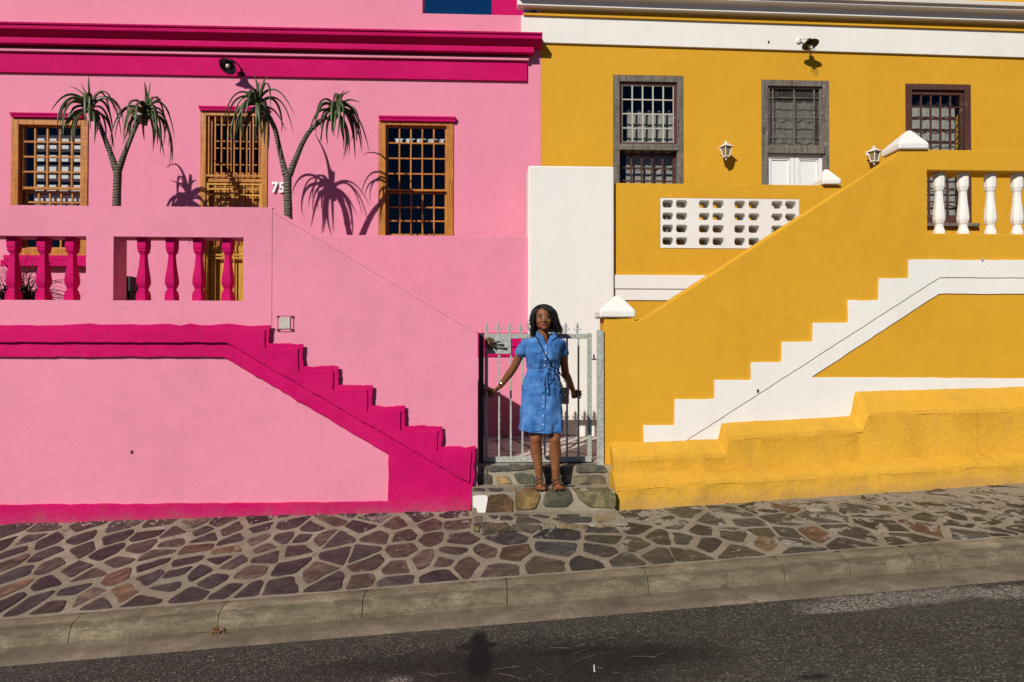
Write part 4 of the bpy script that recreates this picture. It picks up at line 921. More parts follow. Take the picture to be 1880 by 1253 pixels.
# white-armed lamp with clear glass on the yellow house
Ls=at(1487,79,YH-.18)
l2=thing('wall_lamp',(Ls.x,YH-.03,Ls.z),'white curved-arm wall lamp with dark dish shade and glass jar on the white band','wall lamp')
R3=rotto((.10,-.30,-1))
b=MB(); b.lathe([(.022,-.05),(.028,-.045),(.03,-.012),(.060,.004),(.096,.022),(.098,.026),(.09,.024),(.05,.008),(.03,.0)],Ls,28,R3); b.build('shade','black',l2,smooth=True)
b=MB(); b.lathe([(.034,.0),(.036,.02),(.036,.045),(.034,.05)],Ls,20,R3); b.lathe([(.038,.03),(.04,.05),(.038,.11),(.03,.135),(.012,.145),(.001,.146)],Ls,20,R3); b.build('glass_jar','glass',l2,smooth=True)
b=MB(); b.ell(Ls+R3@Vector((0,0,.055)),(.02,.02,.035),R3); b.build('bulb','bulb',l2,smooth=True)
b=MB(); top=Ls+R3@Vector((0,0,-.045)); wl=at(1466,74,YH-.04); b.tube([top,top+Vector((-.005,.01,.03)),top+Vector((-.04,.05,.035)),(wl.x+.02,wl.y-.03,wl.z+.01),(wl.x,wl.y,wl.z-.01)],.009,8); b.lathe([(.034,0),(.034,.012),(.02,.022)],(wl.x,YH-.032,wl.z-.01),14,rotto((0,-1,0))); b.build('arm','lampwhite',l2,smooth=True)
# lanterns
def lantern(px,py,lab):
    c=at(px,py,YH-.125); t=thing('wall_lantern',(c.x,YH,c.z),lab,'wall lantern','white coach lanterns on the yellow wall')
    b=MB(); b.lathe([(.004,.118),(.008,.105),(.005,.098),(.012,.088),(.02,.082),(.06,.058),(.088,.044),(.090,.036),(.075,.034)],c,4,rot=math.pi/4+.35); b.build('roof','lampwhite',t,bevel=.002)
    b=MB(); b.lathe([(.062,.036),(.036,-.075)],c,4,rot=math.pi/4+.35); b.build('lantern_glass','amber',t)
    b=MB()
    for k in range(4):
        a=math.pi/4+.35+k*math.pi/2; p=lambda r,h:(c.x+r*math.cos(a),c.y+r*math.sin(a),c.z+h)
        b.tube([p(.065,.038),p(.038,-.078)],.006,6)
    b.lathe([(.042,-.072),(.044,-.082),(.02,-.09),(.010,-.10),(.012,-.112),(.002,-.122)],c,4,rot=math.pi/4+.35); b.build('cage','lampwhite',t)
    b=MB(); b.tube([(c.x,c.y,c.z+.088),(c.x-.0,c.y+.03,c.z+.105),(c.x-.0,c.y+.07,c.z+.09),(c.x,YH-.02,c.z+.05)],.008,8); b.lathe([(.036,0),(.036,.012),(.024,.022)],(c.x,YH-.001,c.z+.045),16,rotto((0,-1,0))); b.build('bracket','lampwhite',t,smooth=True)
lantern(1333,276,'small white lantern on the yellow wall between the left window and the door')
lantern(1605,285,'small white lantern on the yellow wall next to the bent white capstone')
# ============================================================ aloe trees
def aloe(name_lab,trunk,limbs,Yt,crowns,seed):
    r=random.Random(seed); base=at(trunk[0][0],trunk[0][1],Yt); base=Vector((base.x,Yt,FLO))
    t=thing('aloe_tree',base,name_lab,'aloe tree','potted aloe trees on the pink balcony')
    b=MB(); pts=[Vector((base.x,Yt,FLO+.28))]+[at(px,py,Yt) for px,py,_ in trunk]; rad=[trunk[0][2]*1.15]+[q[2] for q in trunk]
    # refine
    b.tube(sub(pts),subr(rad),14); b.build('trunk','bark',t,smooth=True)
    for L in limbs:
        b=MB(); b.tube(sub([at(px,py,Yt+dy) for px,py,_,dy in L]),subr([q[2] for q in L]),12); b.build('limb','bark',t,smooth=True)
    for (px,py,dy,n,sz,ax) in crowns:
        c=at(px,py,Yt+dy); axis=Vector(ax).normalized(); b=MB(); ga=2.399963
        q=Vector((0,0,1)).rotation_difference(axis)
        for i in range(n):
            f=i/n; a=i*ga+r.uniform(-.7,.7); old=f>.68
            if f<.14: el=math.radians(r.uniform(66,86)); L=sz*r.uniform(.5,.8); g=r.uniform(.08,.2)
            elif not old: el=math.radians(r.uniform(18,62)); L=sz*r.uniform(1.15,1.8); g=r.uniform(.17,.33)
            else: el=math.radians(r.uniform(-15,22)); L=sz*r.uniform(.8,1.4); g=r.uniform(.12,.30)
            d=Vector((math.cos(a)*math.cos(el),math.sin(a)*math.cos(el),math.sin(el))); d=q@d
            w0=.0200*r.uniform(.8,1.2)*(sz/.36); N=18
            p=c+axis*(-.07*f)+d*.012; pts=[];rd=[]; dd=d.copy(); side=Vector((r.uniform(-1,1),r.uniform(-1,1),0))*.06
            hz=Vector((d.x,d.y,0)); hz=hz.normalized() if hz.length>.05 else Vector((1,0,0)); curl=r.uniform(0,.10)
            for k in range(N+1):
                s_=k/N; pts.append(p.copy()); rd.append(max(.0010,w0*(1-s_)**.62*(1.0 if k else 1.2)))
                bend=g*(.35+1.1*math.sin(math.pi*min(1,s_*1.25)))
                dd=(dd+Vector((0,0,-1))*bend*(.2+.8*math.sqrt(max(0,1-dd.z*dd.z)))-hz*(curl*s_ if dd.z<-.5 else 0)+side*.3).normalized(); p=p+dd*(L/N)
            # channelled leaf: flat tube with its broad side up
            ribbon(b,pts,rd)
        b.build('crown','aloe',t,smooth=True)
        # woody heart under the rosette
        b=MB(); b.tube([c-axis*.16,c-axis*.06,c+axis*.02],[.034,.036,.012],10); b.build('crown_heart','bark',t,smooth=True)
    # the pot it grows from (behind the parapet)
    b=MB(); b.lathe([(.15,.0),(.16,.02),(.20,.30),(.215,.31),(.215,.335),(.19,.335),(.18,.30),(.001,.29)],(base.x,base.y,FLO+.002),24); b.build('pot','black',t,smooth=False)
    return t
def sub(pts,k=5):
    pts=[Vector(p) for p in pts]; out=[]
    for i in range(len(pts)-1):
        p0=pts[max(i-1,0)];p1=pts[i];p2=pts[i+1];p3=pts[min(i+2,len(pts)-1)]
        for j in range(k):
            t=j/k; out.append(.5*((2*p1)+(p2-p0)*t+(2*p0-5*p1+4*p2-p3)*t*t+(3*p1-p0-3*p2+p3)*t*t*t))
    out.append(pts[-1]); return out
def subr(r,k=5):
    out=[]
    for i in range(len(r)-1):
        for j in range(k): out.append(r[i]+(r[i+1]-r[i])*j/k)
    out.append(r[-1]); return out
def ribbon(b,pts,rd,th=.30):
    vs=[];fs=[]; n=len(pts); prev=None
    for i,p in enumerate(pts):
        t=(pts[min(i+1,n-1)]-pts[max(i-1,0)]).normalized()
        if prev is None:
            u=t.cross(Vector((0,0,1))); u=u.normalized() if u.length>.05 else Vector((1,0,0))
        else: u=(prev-t*prev.dot(t)).normalized()
        prev=u; nn=u.cross(t).normalized()
        r_=rd[i]; vs+=[p+u*r_+nn*r_*.35,p+nn*(-r_*.10),p-u*r_+nn*r_*.35,p-nn*r_*(th+.45)]
    for i in range(n-1):
        for k in range(4): fs.append((i*4+k,i*4+(k+1)%4,(i+1)*4+(k+1)%4,(i+1)*4+k))
    fs.append((3,2,1,0)); b.add(vs,fs)
aloe('forked aloe tree in front of the pink wall between the left window and the door',[(214,395,.042),(215,350,.039),(216,318,.040),(215,306,.040)],
     [[(213,312,.036,0),(203,282,.027,0),(193,256,.024,0),(182,228,.023,0),(170,205,.026,-.02)],[(218,312,.034,0),(229,282,.026,0),(240,254,.023,0),(251,228,.023,0),(262,212,.026,0)]],7.19,
     [(165,193,-.02,32,.385,(-.22,-.05,1)),(270,202,.0,32,.385,(.25,-.05,1))],5)
aloe('forked aloe tree beside the house number, its trunk rising behind the sloping pink wall',[(529,400,.044),(528,360,.042),(528,330,.042),(528,316,.045)],
     [[(525,322,.038,0),(518,295,.030,0),(511,264,.026,0),(504,235,.025,0),(487,203,.027,-.02)],[(531,322,.038,0),(543,292,.030,0),(556,262,.026,0),(572,237,.024,0),(600,214,.026,0)]],7.26,
     [(473,186,-.03,34,.385,(-.25,-.08,1)),(620,198,.0,36,.39,(.42,-.1,1))],9)
# ============================================================ dark strappy plant and pot behind the balusters
pt=thing('strappy_plant',(X(30,7.0,520),7.0,FLO),'dark strappy-leaved pot plant behind the leftmost pink balusters','plant')
b=MB(); r=random.Random(4); c0=Vector((X(25,7.0,520),7.0,FLO+.30))
for i in range(240):
    a=r.uniform(0,6.28); el=math.radians(r.uniform(15,85)); d=Vector((math.cos(a)*math.cos(el),math.sin(a)*math.cos(el)*.8,math.sin(el))); L=r.uniform(.3,.62); p=c0+Vector((r.uniform(-.22,.22),r.uniform(-.15,.15),r.uniform(-.1,.05))); pts=[];rd=[]
    for k in range(8):
        pts.append(p.copy()); rd.append(.0055*(1-k/8)**.6+.0006); d=(d+Vector((0,0,-.22))).normalized(); p+=d*L/8
    ribbon(b,pts,rd)
b.build('foliage','grassy',pt)
b=MB(); b.lathe([(.13,0),(.18,.24),(.2,.25),(.2,.28),(.17,.28),(.001,.25)],(pt.location.x,7.0,FLO+.002),20); b.build('pot','black',pt)
bk=thing('planter_box',(X(243,7.4,530),7.4,FLO),'dark grey box low behind the leftmost baluster of the second pink opening','planter')
r_=rect(222,510,253,560,7.4); b=MB(); b.box(r_[0],r_[1],7.25,7.55,Z(536,7.3,243),r_[3]); b.box(r_[0]+.012,r_[1]-.012,7.262,7.538,FLO+.002,Z(536,7.3,243)-.001); b.build('box_body',solid('charcoal_box',(.03,.03,.033),.7),bk,bevel=.008)
# ============================================================ small litter: dry leaves by the kerb, pine needles on the road
M['dry']=leaf('dry_leaf',(.30,.14,.04),(.16,.09,.04))
M['needle']=leaf('dry_needle',(.20,.15,.09),(.12,.09,.055))
M['paper']=solid('white_paper_scrap',(.7,.68,.62),.8)
b=MB(); r=random.Random(8)
for i in range(70):
    px=400+r.gauss(0,11); py=1160+abs(r.gauss(0,1))*1.8+r.uniform(-3,6); p=gpt(px,py+3,True); p.y=min(p.y,4.12); p.z=gutz(p.x,4.05)+.004+max(0,.03-abs(px-400)*.0012)*r.random(); a=r.uniform(0,6.28); s_=r.uniform(.006,.014); h=r.uniform(-.006,.010)
    u=Vector((math.cos(a),math.sin(a),r.uniform(-.5,.5)))*s_; v=Vector((-math.sin(a),math.cos(a),r.uniform(-.3,.6)))*s_*.55
    b.add([p-u,p-v+Vector((0,0,h*.5)),p+u,p+v+Vector((0,0,h))],[(0,1,2,3)])
setp(b.build('dry_leaves','dry'),'small heap of crumbled orange-brown dry leaves at the kerb','leaves',kind='stuff')
b=MB(); 
def needle(px,py,L,a):
    p=gpt(px,py,True); p.z+=.004; d=Vector((math.cos(a),math.sin(a)*1.0,0)); q=p+d*L*.5+Vector((0,0,.004)); e=p+d*L+Vector((math.sin(a)*.01,0,0)); q.z=rz(q.x,q.y)+.006; e.z=rz(e.x,e.y)+.003; b.tube([p,q,e],[.0011,.0011,.0006],4)
for (px,py) in ((1045,1192),(1060,1216),(1050,1204),(1195,1210),(1205,1208),(903,1232),(915,1238),(790,1243),(770,1236),(740,1202),(640,1210),(1130,1172),(700,1180),(1330,1240)):
    needle(px,py,r.uniform(.07,.16),r.choice([.1,-.15,2.9,.5,-.6,3.3]))
for i in range(35): needle(r.uniform(400,1500),r.uniform(1150,1250),r.uniform(.015,.06),r.uniform(0,6.28))
for i in range(30): px=r.uniform(150,1000); needle(px,1172-(px-100)*.066+r.uniform(-14,3)+40,r.uniform(.03,.09),r.uniform(-.3,.3))
setp(b.build('pine_needles','needle'),'thin dry pine needles scattered over the asphalt','needles',kind='stuff')
b=MB(); p=gpt(1091,1225,True); p.z+=.008; q=gpt(1091.5,1236,True); q.z+=.008; b.tube([p,q],.004,6)
setp(b.build('cigarette_end','paper'),'tiny white cigarette end lying on the dark road','cigarette end')
# ============================================================ the woman at the gate
M['skin']=None
def skin_mat():
    t=NT('dark_brown_skin'); n=t.noise(30,4); c=t.ramp(n,[(.3,(.20,.072,.027)),(.7,(.27,.10,.038))]); t.bump([(t.noise(120,3),.12)],.002)
    return t.base(c,.55,.35)
M['skin']=skin_mat()
M['lips']=solid('rose_lips',(.26,.045,.045),.4,.5); M['eyewhite']=solid('eye_white',(.32,.28,.25),.2,.5,var=.02); M['iris']=solid('dark_iris',(.012,.008,.006),.15,.6,var=.02); M['brow']=solid('dark_brow',(.018,.011,.008),.8)
M['toe']=solid('red_nail',(.30,.03,.02),.3,.5)
def denim():
    t=NT('washed_denim'); big=t.noise(9,5,.6); w1=t.noise(420,2,.5,t.mapv((1,1,.12))); w2=t.noise(300,2,.5,t.mapv((.15,.15,1)))
    f=t.math('MULTIPLY_ADD',big,.6,t.math('MULTIPLY_ADD',w1,.25,t.math('MULTIPLY',w2,.15)))
    c=t.ramp(f,[(.37,(.020,.085,.26)),(.5,(.052,.17,.43)),(.63,(.13,.28,.56))]); t.bump([(w1,.3),(big,.25)],.003); t.b.inputs['Sheen Weight'].default_value=.1; return t.base(c,.85,.15)
M['denim']=denim(); M['denim_seam']=solid('denim_seam',(.10,.25,.52),.85,.1); M['denim_dark']=solid('denim_dark',(.018,.05,.15),.85,.1)
M['pearl']=solid('white_button',(.75,.75,.72),.3,.5,var=.03); M['gold']=solid('gold_cuff',(.75,.52,.22),.25,.5,1.0); M['leather']=solid('black_leather',(.012,.011,.012),.62,.25,bmp=.05); M['studs']=solid('silver_stud',(.7,.7,.68),.2,.5,1.0); M['sandal']=solid('dark_brown_leather',(.035,.018,.012),.5,.4)
def hairmat():
    t=NT('black_hair'); g=t.n('NewGeometry'); c=t.ramp(g.outputs['Random Per Island'],[(0,(.005,.0045,.005)),(1,(.016,.013,.014))]); t.b.inputs['Anisotropic'].default_value=.6; return t.base(c,.48,.30)
M['hair']=hairmat()
PY=5.93
def A(px,py,Y): return at(px,py,Y)
foot=Vector((A(1004,890,5.93).x,5.9,zB))
per=thing('person',foot,'woman in a blue denim dress and sandals standing on the steps holding the gate','person')
sL=A(962,633,PY-.0); sR=A(1032,632,PY+.02)
eL=A(943,676,6.02); eR=A(1038,686,6.06)
wL=A(918.5,709.5,6.14); wR=A(1052,717,6.16)
hipL=A(985,742,PY); hipR=A(1013,742,PY)
kL=A(983.5,806,PY-.035); kR=A(1018.5,807,PY-.05)
aL=A(990.5,880,PY+.01); aR=A(1020.5,882,PY-.0)
C=A(997.5,585,PY-.03)         # head centre
b=MB()
# torso
b.ell(A(999,738,PY+.005),(.158,.105,.13)); b.ell(A(998,712,PY),(.138,.095,.11)); b.ell(A(997,684,PY),(.118,.082,.10)); b.ell(A(997,658,PY),(.130,.092,.10)); b.ell(A(997,641,PY+.005),(.135,.085,.075))
for px in (985,1009): b.ell(A(px,656,PY-.055),(.045,.040,.05))
b.cap(sL+Vector((.03,0,-.012)),sR-Vector((.03,0,.012)),.042,.042); b.cap(A(998,630,PY+.01),A(998,600,PY-.012),.049,.045)
b.cap(A(988,627,PY+.01),A(973,632,PY+.01),.03,.035); b.cap(A(1009,627,PY+.01),A(1023,632,PY+.01),.03,.035)
# arms
b.cap(sL+Vector((.004,0,-.006)),eL,.040,.0345); b.cap(eL,eL+(wL-eL)*.35,.035,.036); b.cap(eL+(wL-eL)*.35,wL,.036,.0225)
b.cap(sR+Vector((-.004,0,-.006)),eR,.040,.0345); b.cap(eR,eR+(wR-eR)*.35,.035,.036); b.cap(eR+(wR-eR)*.35,wR,.036,.0225)
# legs
for h,k,a,s_ in ((hipL,kL,aL,-1),(hipR,kR,aR,1)):
    b.cap(h,k,.088,.050); b.ell(k+Vector((0,-.012,.004)),(.036,.040,.048))
    cf=k+(a-k)*.32+Vector((0,.012,0)); cf=cf+Vector((s_*.004,.012,0)); b.cap(k,cf,.046,.054); b.cap(cf,k+(a-k)*.75,.054,.034); b.cap(k+(a-k)*.7,a,.037,.031)
    b.ell(a+Vector((s_*-.005,0,0)),(.034,.036,.03))
    # foot: heel, arch and five toes
    tt=Vector((s_*.055+.015,-1,0)).normalized(); hz=Vector((a.x,a.y+.03,zB+.045)); b.ell(hz,(.032,.038,.036))
    ball=Vector((a.x,a.y,0))+tt*.135; b.cap((a.x,a.y+.01,zB+.062),(ball.x,ball.y,zB+.036),.034,.027,14,.8); b.cap((hz.x,hz.y,zB+.036),(ball.x,ball.y,zB+.032),.029,.030,14,.7)
    pr=Vector((-tt.y,tt.x,0))*-1
    for i in range(5):
        o=(i-2)*.0175*(-s_); L=(.050,.045,.040,.034,.028)[i]; r0=(.0135,.0105,.010,.0095,.009)[i]
        st_=ball+pr*o*-1*-1+Vector((0,0,0)); q0=Vector((st_.x,st_.y,zB+.030)); q1=q0+tt*L+Vector((0,0,-.006)); b.cap(q0,q1,r0,r0*.95,10)
# head
hd=MB()
T=Matrix.Rotation(math.radians(-3),3,'Y')@Matrix.Rotation(math.radians(0),3,'Z')@Matrix.Rotation(math.radians(-2),3,'X')
def hp(x,y,z): return C+T@Vector((x,y,z))
def he(x,y,z,r): b.ell(hp(x,y,z),r,T)
he(0,.014,.030,(.076,.093,.082)); he(0,-.014,-.006,(.067,.074,.082)); he(0,-.030,-.052,(.052,.052,.046)); he(0,-.050,-.084,(.027,.028,.020))
for s_ in (-1,1):
    he(s_*.034,-.040,-.026,(.032,.038,.034)); he(s_*.028,-.012,-.052,(.034,.046,.036)); he(s_*.076,.006,-.008,(.008,.016,.026)); he(s_*.0115,-.090,-.031,(.0085,.009,.007))
    he(s_*.028,-.062,.021,(.028,.020,.008))
b.cap(hp(0,-.076,.010),hp(0,-.092,-.024),.0075,.0105,10); he(0,-.094,-.029,(.0115,.0105,.009))
he(0,-.0775,-.0520,(.0205,.009,.0045)); he(0,-.0765,-.0605,(.017,.009,.0055)); he(0,-.066,-.057,(.032,.013,.018))
# hands closed round the gate bars
def hand(w,bar_x,side,zc):
    # side=+1: palm to the right of the bar; fingers pass behind it and their tips come round to the front
    yb=YG_+.0175; pc=Vector((bar_x+side*.040,yb-.006,zc)); 
    b.cap(w,pc+Vector((side*.010,-.004,0)),.0225,.020,14,.8)
    b.cap(pc+Vector((side*.014,0,.026)),pc+Vector((side*.010,0,-.026)),.0175,.0165,12); b.cap(pc+Vector((-side*.006,.002,.028)),pc+Vector((-side*.006,.002,-.030)),.0135,.0125,12)
    for i in range(4):
        z=zc+.031-.0205*i; rr_=(.0088,.0092,.0088,.0078)[i]; L=(.95,1.05,1.0,.85)[i]
        P_=[pc+Vector((-side*.004,.006,z-zc)),Vector((bar_x+side*.010,yb+.030,z-.001)),Vector((bar_x-side*.020*L,yb+.020,z-.003)),Vector((bar_x-side*.024*L,yb-.010,z-.005)),Vector((bar_x-side*.010*L,yb-.026,z-.007))]
        for j in range(4): b.cap(P_[j],P_[j+1],rr_*(1-.06*j),rr_*(1-.06*(j+1)),10)
    th=[pc+Vector((side*.004,-.012,.020)),Vector((bar_x+side*.020,yb-.034,zc+.034)),Vector((bar_x-side*.004,yb-.034,zc+.022))]
    b.cap(th[0],th[1],.0125,.0105,10); b.cap(th[1],th[2],.0105,.009,10)
hzL=A(905,722,YG_).z; hzR=A(1062,724,YG_).z
barL=(xa+xa2)/2; barR=X(1062.5,YG_,724)
hand(wL,barL+.004,1,hzL); hand(wR,barR,-1,hzR)
raw=b.build('tmp_body','skin',None)
md=raw.modifiers.new('r','REMESH'); md.mode='VOXEL'; md.voxel_size=.0036; md.use_smooth_shade=True
sm=raw.modifiers.new('s','SMOOTH'); sm.factor=.5; sm.iterations=5
dg=bpy.context.evaluated_depsgraph_get(); me=bpy.data.meshes.new_from_object(raw.evaluated_get(dg)); bpy.data.objects.remove(raw)
bm=bmesh.new(); bm.from_mesh(me)
# face details go into the same mesh: lips by position, then eyes, brows, nails
Ti=T.inverted()
for f in bm.faces:
    c=Ti@(f.calc_center_median()-C)
    f.material_index=0; f.smooth=True
    if c.y<-.068 and (abs(c.x)/.0235)**2+((c.z+.0562)/.0105)**2<1: f.material_index=1
def addmesh(mb,mi):
    base_=[bm.verts.new(v) for v in mb.v]
    for f in mb.f:
        try: nf=bm.faces.new([base_[i] for i in f]); nf.material_index=mi; nf.smooth=True
        except ValueError: pass
ey=MB(); ir=MB(); br=MB(); nl=MB(); lid=MB()
for s_ in (-1,1):
    e0=hp(s_*.030,-.0745,.002); ey.ell(e0,(.0140,.012,.0056),T,14,8); ir.ell(hp(s_*.030+.001,-.0850,.0020),(.0060,.0035,.0056),T,10,8)
    lid.tube([hp(s_*.030+k*.0155,-.0790-.0085*(1-k*k),.0025+.0070*(1-k*k)) for k in (-1,-.5,0,.5,1)],[.0012,.0024,.0028,.0024,.0014],6)
    br.tube([hp(s_*(.013+.040*t_),-.0865+.022*t_*t_,.0250+.007*math.sin(t_*2.6)) for t_ in (0,.25,.5,.75,1)],[.0022,.0032,.0032,.0026,.0010],6)
for a,s_ in ((aL,-1),(aR,1)):
    tt=Vector((s_*.055+.015,-1,0)).normalized(); ball=Vector((a.x,a.y,0))+tt*.135; pr=Vector((-tt.y,tt.x,0))*-1
    for i in range(5):
        o=(i-2)*.0175*(-s_); L=(.050,.045,.040,.034,.028)[i]; p=ball+pr*o+tt*(L+.004); nl.ell((p.x,p.y,zB+.0335),(.0075 if i==0 else .0055,.007,.003),None,8,6)
addmesh(ey,2); addmesh(ir,3); addmesh(br,4); ml=MB(); ml.tube([hp(k*.021,-.0862+.006*k*k,-.0562-.0012*(1-k*k)+.001*k*k) for k in (-1,-.5,0,.5,1)],[.0006,.0011,.0012,.0011,.0006],5); addmesh(lid,4); addmesh(ml,4); addmesh(nl,5)
for v in bm.verts: v.co-=foot
me.materials.clear()
for k in ('skin','lips','eyewhite','iris','brow','toe'): me.materials.append(M[k])
bm.to_mesh(me); bm.free()
body=bpy.data.objects.new('body',me); sc.collection.objects.link(body); body.parent=per; ORG[body]=foot
# -- denim dress
rings=[ # px centre, py, half width (px), half depth (m), fold amount
 (1000,615.5,13,.058,0),(1000,617,15,.064,0),(999.5,620,24,.074,0),(998.5,623,34,.084,0),(997.5,627.5,39,.092,.1),(997,634,37.5,.100,.2),(997,642,33.5,.112,.3),(997,650,32,.122,.35),(997.3,659,31.5,.124,.4),(997.3,668,30.5,.112,.6),(997.2,675,29.6,.101,.9),(997,679.5,29.2,.096,.5),(996.8,683,30,.099,.9),(996,692,32.3,.108,.7),(995.2,705,34.6,.116,.5),(994.6,720,36.2,.121,.35),(994.2,738,37.4,.124,.35),(994,755,38.2,.124,.5),(994,772,39.2,.126,.7),(994.2,788,40,.128,.9),(994.2,790.5,40,.128,.9)]
b=MB(); N=120; vs=[];fs=[]
R_=[]
for i in range(len(rings)-1):
    p=rings[i];q=rings[i+1]; k=4
    for j in range(k): t_=j/k; R_.append(tuple(p[m]+(q[m]-p[m])*t_ for m in range(5)))
R_.append(rings[-1])
SC=PY/FPX
for px,py,hw,hd_,fo in R_:
    c=A(px,py,PY); hw=hw*SC*1.0
    for k in range(N):
        a=2*math.pi*k/N; ca,sa=math.cos(a),math.sin(a); e=.82
        x=math.copysign(abs(ca)**e,ca)*hw; y=math.copysign(abs(sa)**e,sa)*hd_
        below=max(0,(py-680)/110); fold=(1.7 if py>690 else 1)*math.sin(a*9+below*1.2+1.3*mnoise.noise(Vector((a*1.3,py*.02,0)))*3)*.004*fo+mnoise.noise(Vector((ca*3.2,sa*3.2,py*.075)))*.012*(.35+.65*min(1,fo))+mnoise.noise(Vector((ca*9,sa*9,py*.05)))*.004
        if py>690: fold+=.006*math.sin(py*.55+math.sin(a*3)*2)*max(0,1-abs(py-715)/30)
        if py<684 and py>660: fold+=.004*math.sin(a*17)*(1-abs(py-676)/20)
        if abs(py-680)<5: fold-=.004
        bust=0
        if sa<0 and 640<py<668: bust=.016*math.exp(-((py-656)/9)**2)*(math.exp(-((x-.058)/.04)**2)+math.exp(-((x+.058)/.04)**2))
        s_=1+fold/max(.05,hw)
        hem=.006*math.sin(a*2+.5)+.008*(sa<0)*sa if py>785 else 0
        vs.append((c.x+x*s_,c.y+y*(1+fold/.10)-bust,c.z+hem-(0.004*(ca*ca) if py<630 else 0)))
m=len(R_)
for i in range(m-1):
    for k in range(N): fs.append((i*N+k,i*N+(k+1)%N,(i+1)*N+(k+1)%N,(i+1)*N+k))
# V neck opening: drop the faces under the collar
keep=[]
for f in fs:
    c=sum((Vector(vs[i]) for i in f),Vector())/4; n0=A(1001,616,PY); dz=n0.z-c.z; dx=abs(c.x-A(1002,620,PY).x)
    if c.y<PY and -.03<=dz<.085 and dx<.040*(1-max(0,dz)/.085): continue
    keep.append(f)
b.add(vs,[f[::-1] for f in keep])
# cap sleeves
def sleeve(s0,e0,sgn):
    d=(e0-s0).normalized(); o=s0+Vector((-sgn*.012,0,-.002)); pts=[o-d*.035-Vector((sgn*.02,0,0)),o-d*.012,o+d*.03+Vector((sgn*.004,0,0)),o+d*.060+Vector((sgn*.008,0,-.002)),o+d*.088+Vector((sgn*.010,0,-.004)),o+d*.092+Vector((sgn*.010,0,-.004)),o+d*.087+Vector((sgn*.010,0,-.004))]
    b.tube(pts,[.034,.047,.051,.0525,.054,.0545,.049],36,1.0,cap=False)
sleeve(sL,eL,-1); sleeve(sR,eR,1)
dress=b.build('dress','denim',per,smooth=True)
so_=dress.modifiers.new('thick','SOLIDIFY'); so_.thickness=.003; so_.offset=-1
def fr(px,py,off=.0):       # a point just in front of the dress surface at a pixel
    i=min(range(len(R_)),key=lambda i:abs(R_[i][1]-py)); p0,_,hw,hd_,_f=R_[i]; t_=max(-.98,min(.98,(px-p0)/hw)); e=.82
    y=(1-abs(t_)**(2/e))**(e/2)*hd_; bust=0
    p=A(px,py,PY); x=p.x-A(p0,py,PY).x
    if 640<py<668: bust=.016*math.exp(-((py-656)/9)**2)*(math.exp(-((x-.058)/.04)**2)+math.exp(-((x+.058)/.04)**2))
    Y=PY-y-bust-off-.004; return A(px+(px-940)*0,py,Y)
# placket, collar, pockets, seams, belt, buttons
b=MB(); pts=[fr(px,py,.001) for px,py in [(1002.5,632),(1002,645),(1001,660),(1000,676),(999.5,690),(998.8,705),(998.3,720),(997.8,738),(997.4,755),(997,772),(996.8,789)]]
vs=[];fs=[]
P_=sub(pts,4)
for p in P_: vs+=[p+Vector((-.0135,0,0)),p+Vector((-.0125,-.003,0)),p+Vector((.0125,-.003,0)),p+Vector((.0135,0,0))]
for i in range(len(P_)-1):
    for k in range(3): fs.append((i*4+k,(i+1)*4+k,(i+1)*4+k+1,i*4+k+1))
b.add(vs,fs); b.build('placket','denim',dress)
b=MB()
for s_,P_ in ((-1,[(986,611),(983.5,617),(989,622.5),(1000,627),(995,615)]),(1,[(1019,613),(1022,618.5),(1016,623.5),(1004.5,631),(1009.5,618)])):
    v=[A(px,py,PY-.075-(.022 if i in(2,3) else 0)+(.035 if i in (0,) else 0)) for i,(px,py) in enumerate(P_)]; n=Vector((0,.004,0)); v2=[p+n for p in v]
    b.add(v+v2,[(0,1,2,3,4),(9,8,7,6,5)]+[(i,5+i,5+(i+1)%5,(i+1)%5) for i in range(5)])
b.tube([A(986,612,PY-.045),A(988,609,PY+.0),A(1000,607,PY+.05),A(1014,609,PY+.0),A(1018,613,PY-.045)],[.012,.013,.013,.013,.012],8,.5)
b.build('collar','denim',dress,bevel=.001)
for pts in ([(977,642),(993,642),(993,648),(985,650),(977,648)],[(1011,642),(1026,642),(1026,648),(1019,650),(1011,648)]):
    b=MB(); v=[fr(px,py,.003) for px,py in pts]; v2=[p+Vector((0,.006,0)) for p in v]; b.add(v+v2,[(4,3,2,1,0)]+[(i,(i+1)%5,5+(i+1)%5,5+i) for i in range(5)]); b.build('pocket_flap','denim',dress)
def seam(L,r_=.0011,mat='denim_seam',nm='seam',off=.0015):
    b=MB(); b.tube(sub([fr(px,py,off) for px,py in L],4),r_,5); return b.build(nm,mat,dress)
seam([(977,649),(977,662),(985,664),(993,662),(993,649)],.0009); seam([(1011,649),(1011,662),(1019,664),(1026,662),(1026,649)],.0009)
b=MB(); b.tube(sub([fr(px,py,.005) for px,py in ((956,788.5),(966,789.5),(980,790),(994,789.5),(1008,790.5),(1022,791),(1032,790.5))],4),.0022,6); b.build('hem','denim_seam',dress)
for px,py in ((1002.3,637),(1001.8,649),(1001,660),(1000.3,671),(999,698),(998.5,712),(998,730),(997.6,747),(997.2,764),(997,780)):
    p=fr(px,py,.0075); b=MB(); b.lathe([(.0001,0),(.0052,0),(.0056,.0015),(.0052,.003),(.0001,.003)],p,12,rotto((0,-1,0))); b.build('button','pearl',dress)
b=MB(); pts=[]
for k in range(33):
    a=2*math.pi*k/32; c=A(997,680+1.2*math.cos(a)*0,PY); pts.append((c.x+math.cos(a)*.143,c.y+math.sin(a)*.100,c.z+.004*math.cos(a)))
b.tube(pts,.0048,8); kn=fr(1003,680,.008); b.ell(kn,(.012,.009,.012))
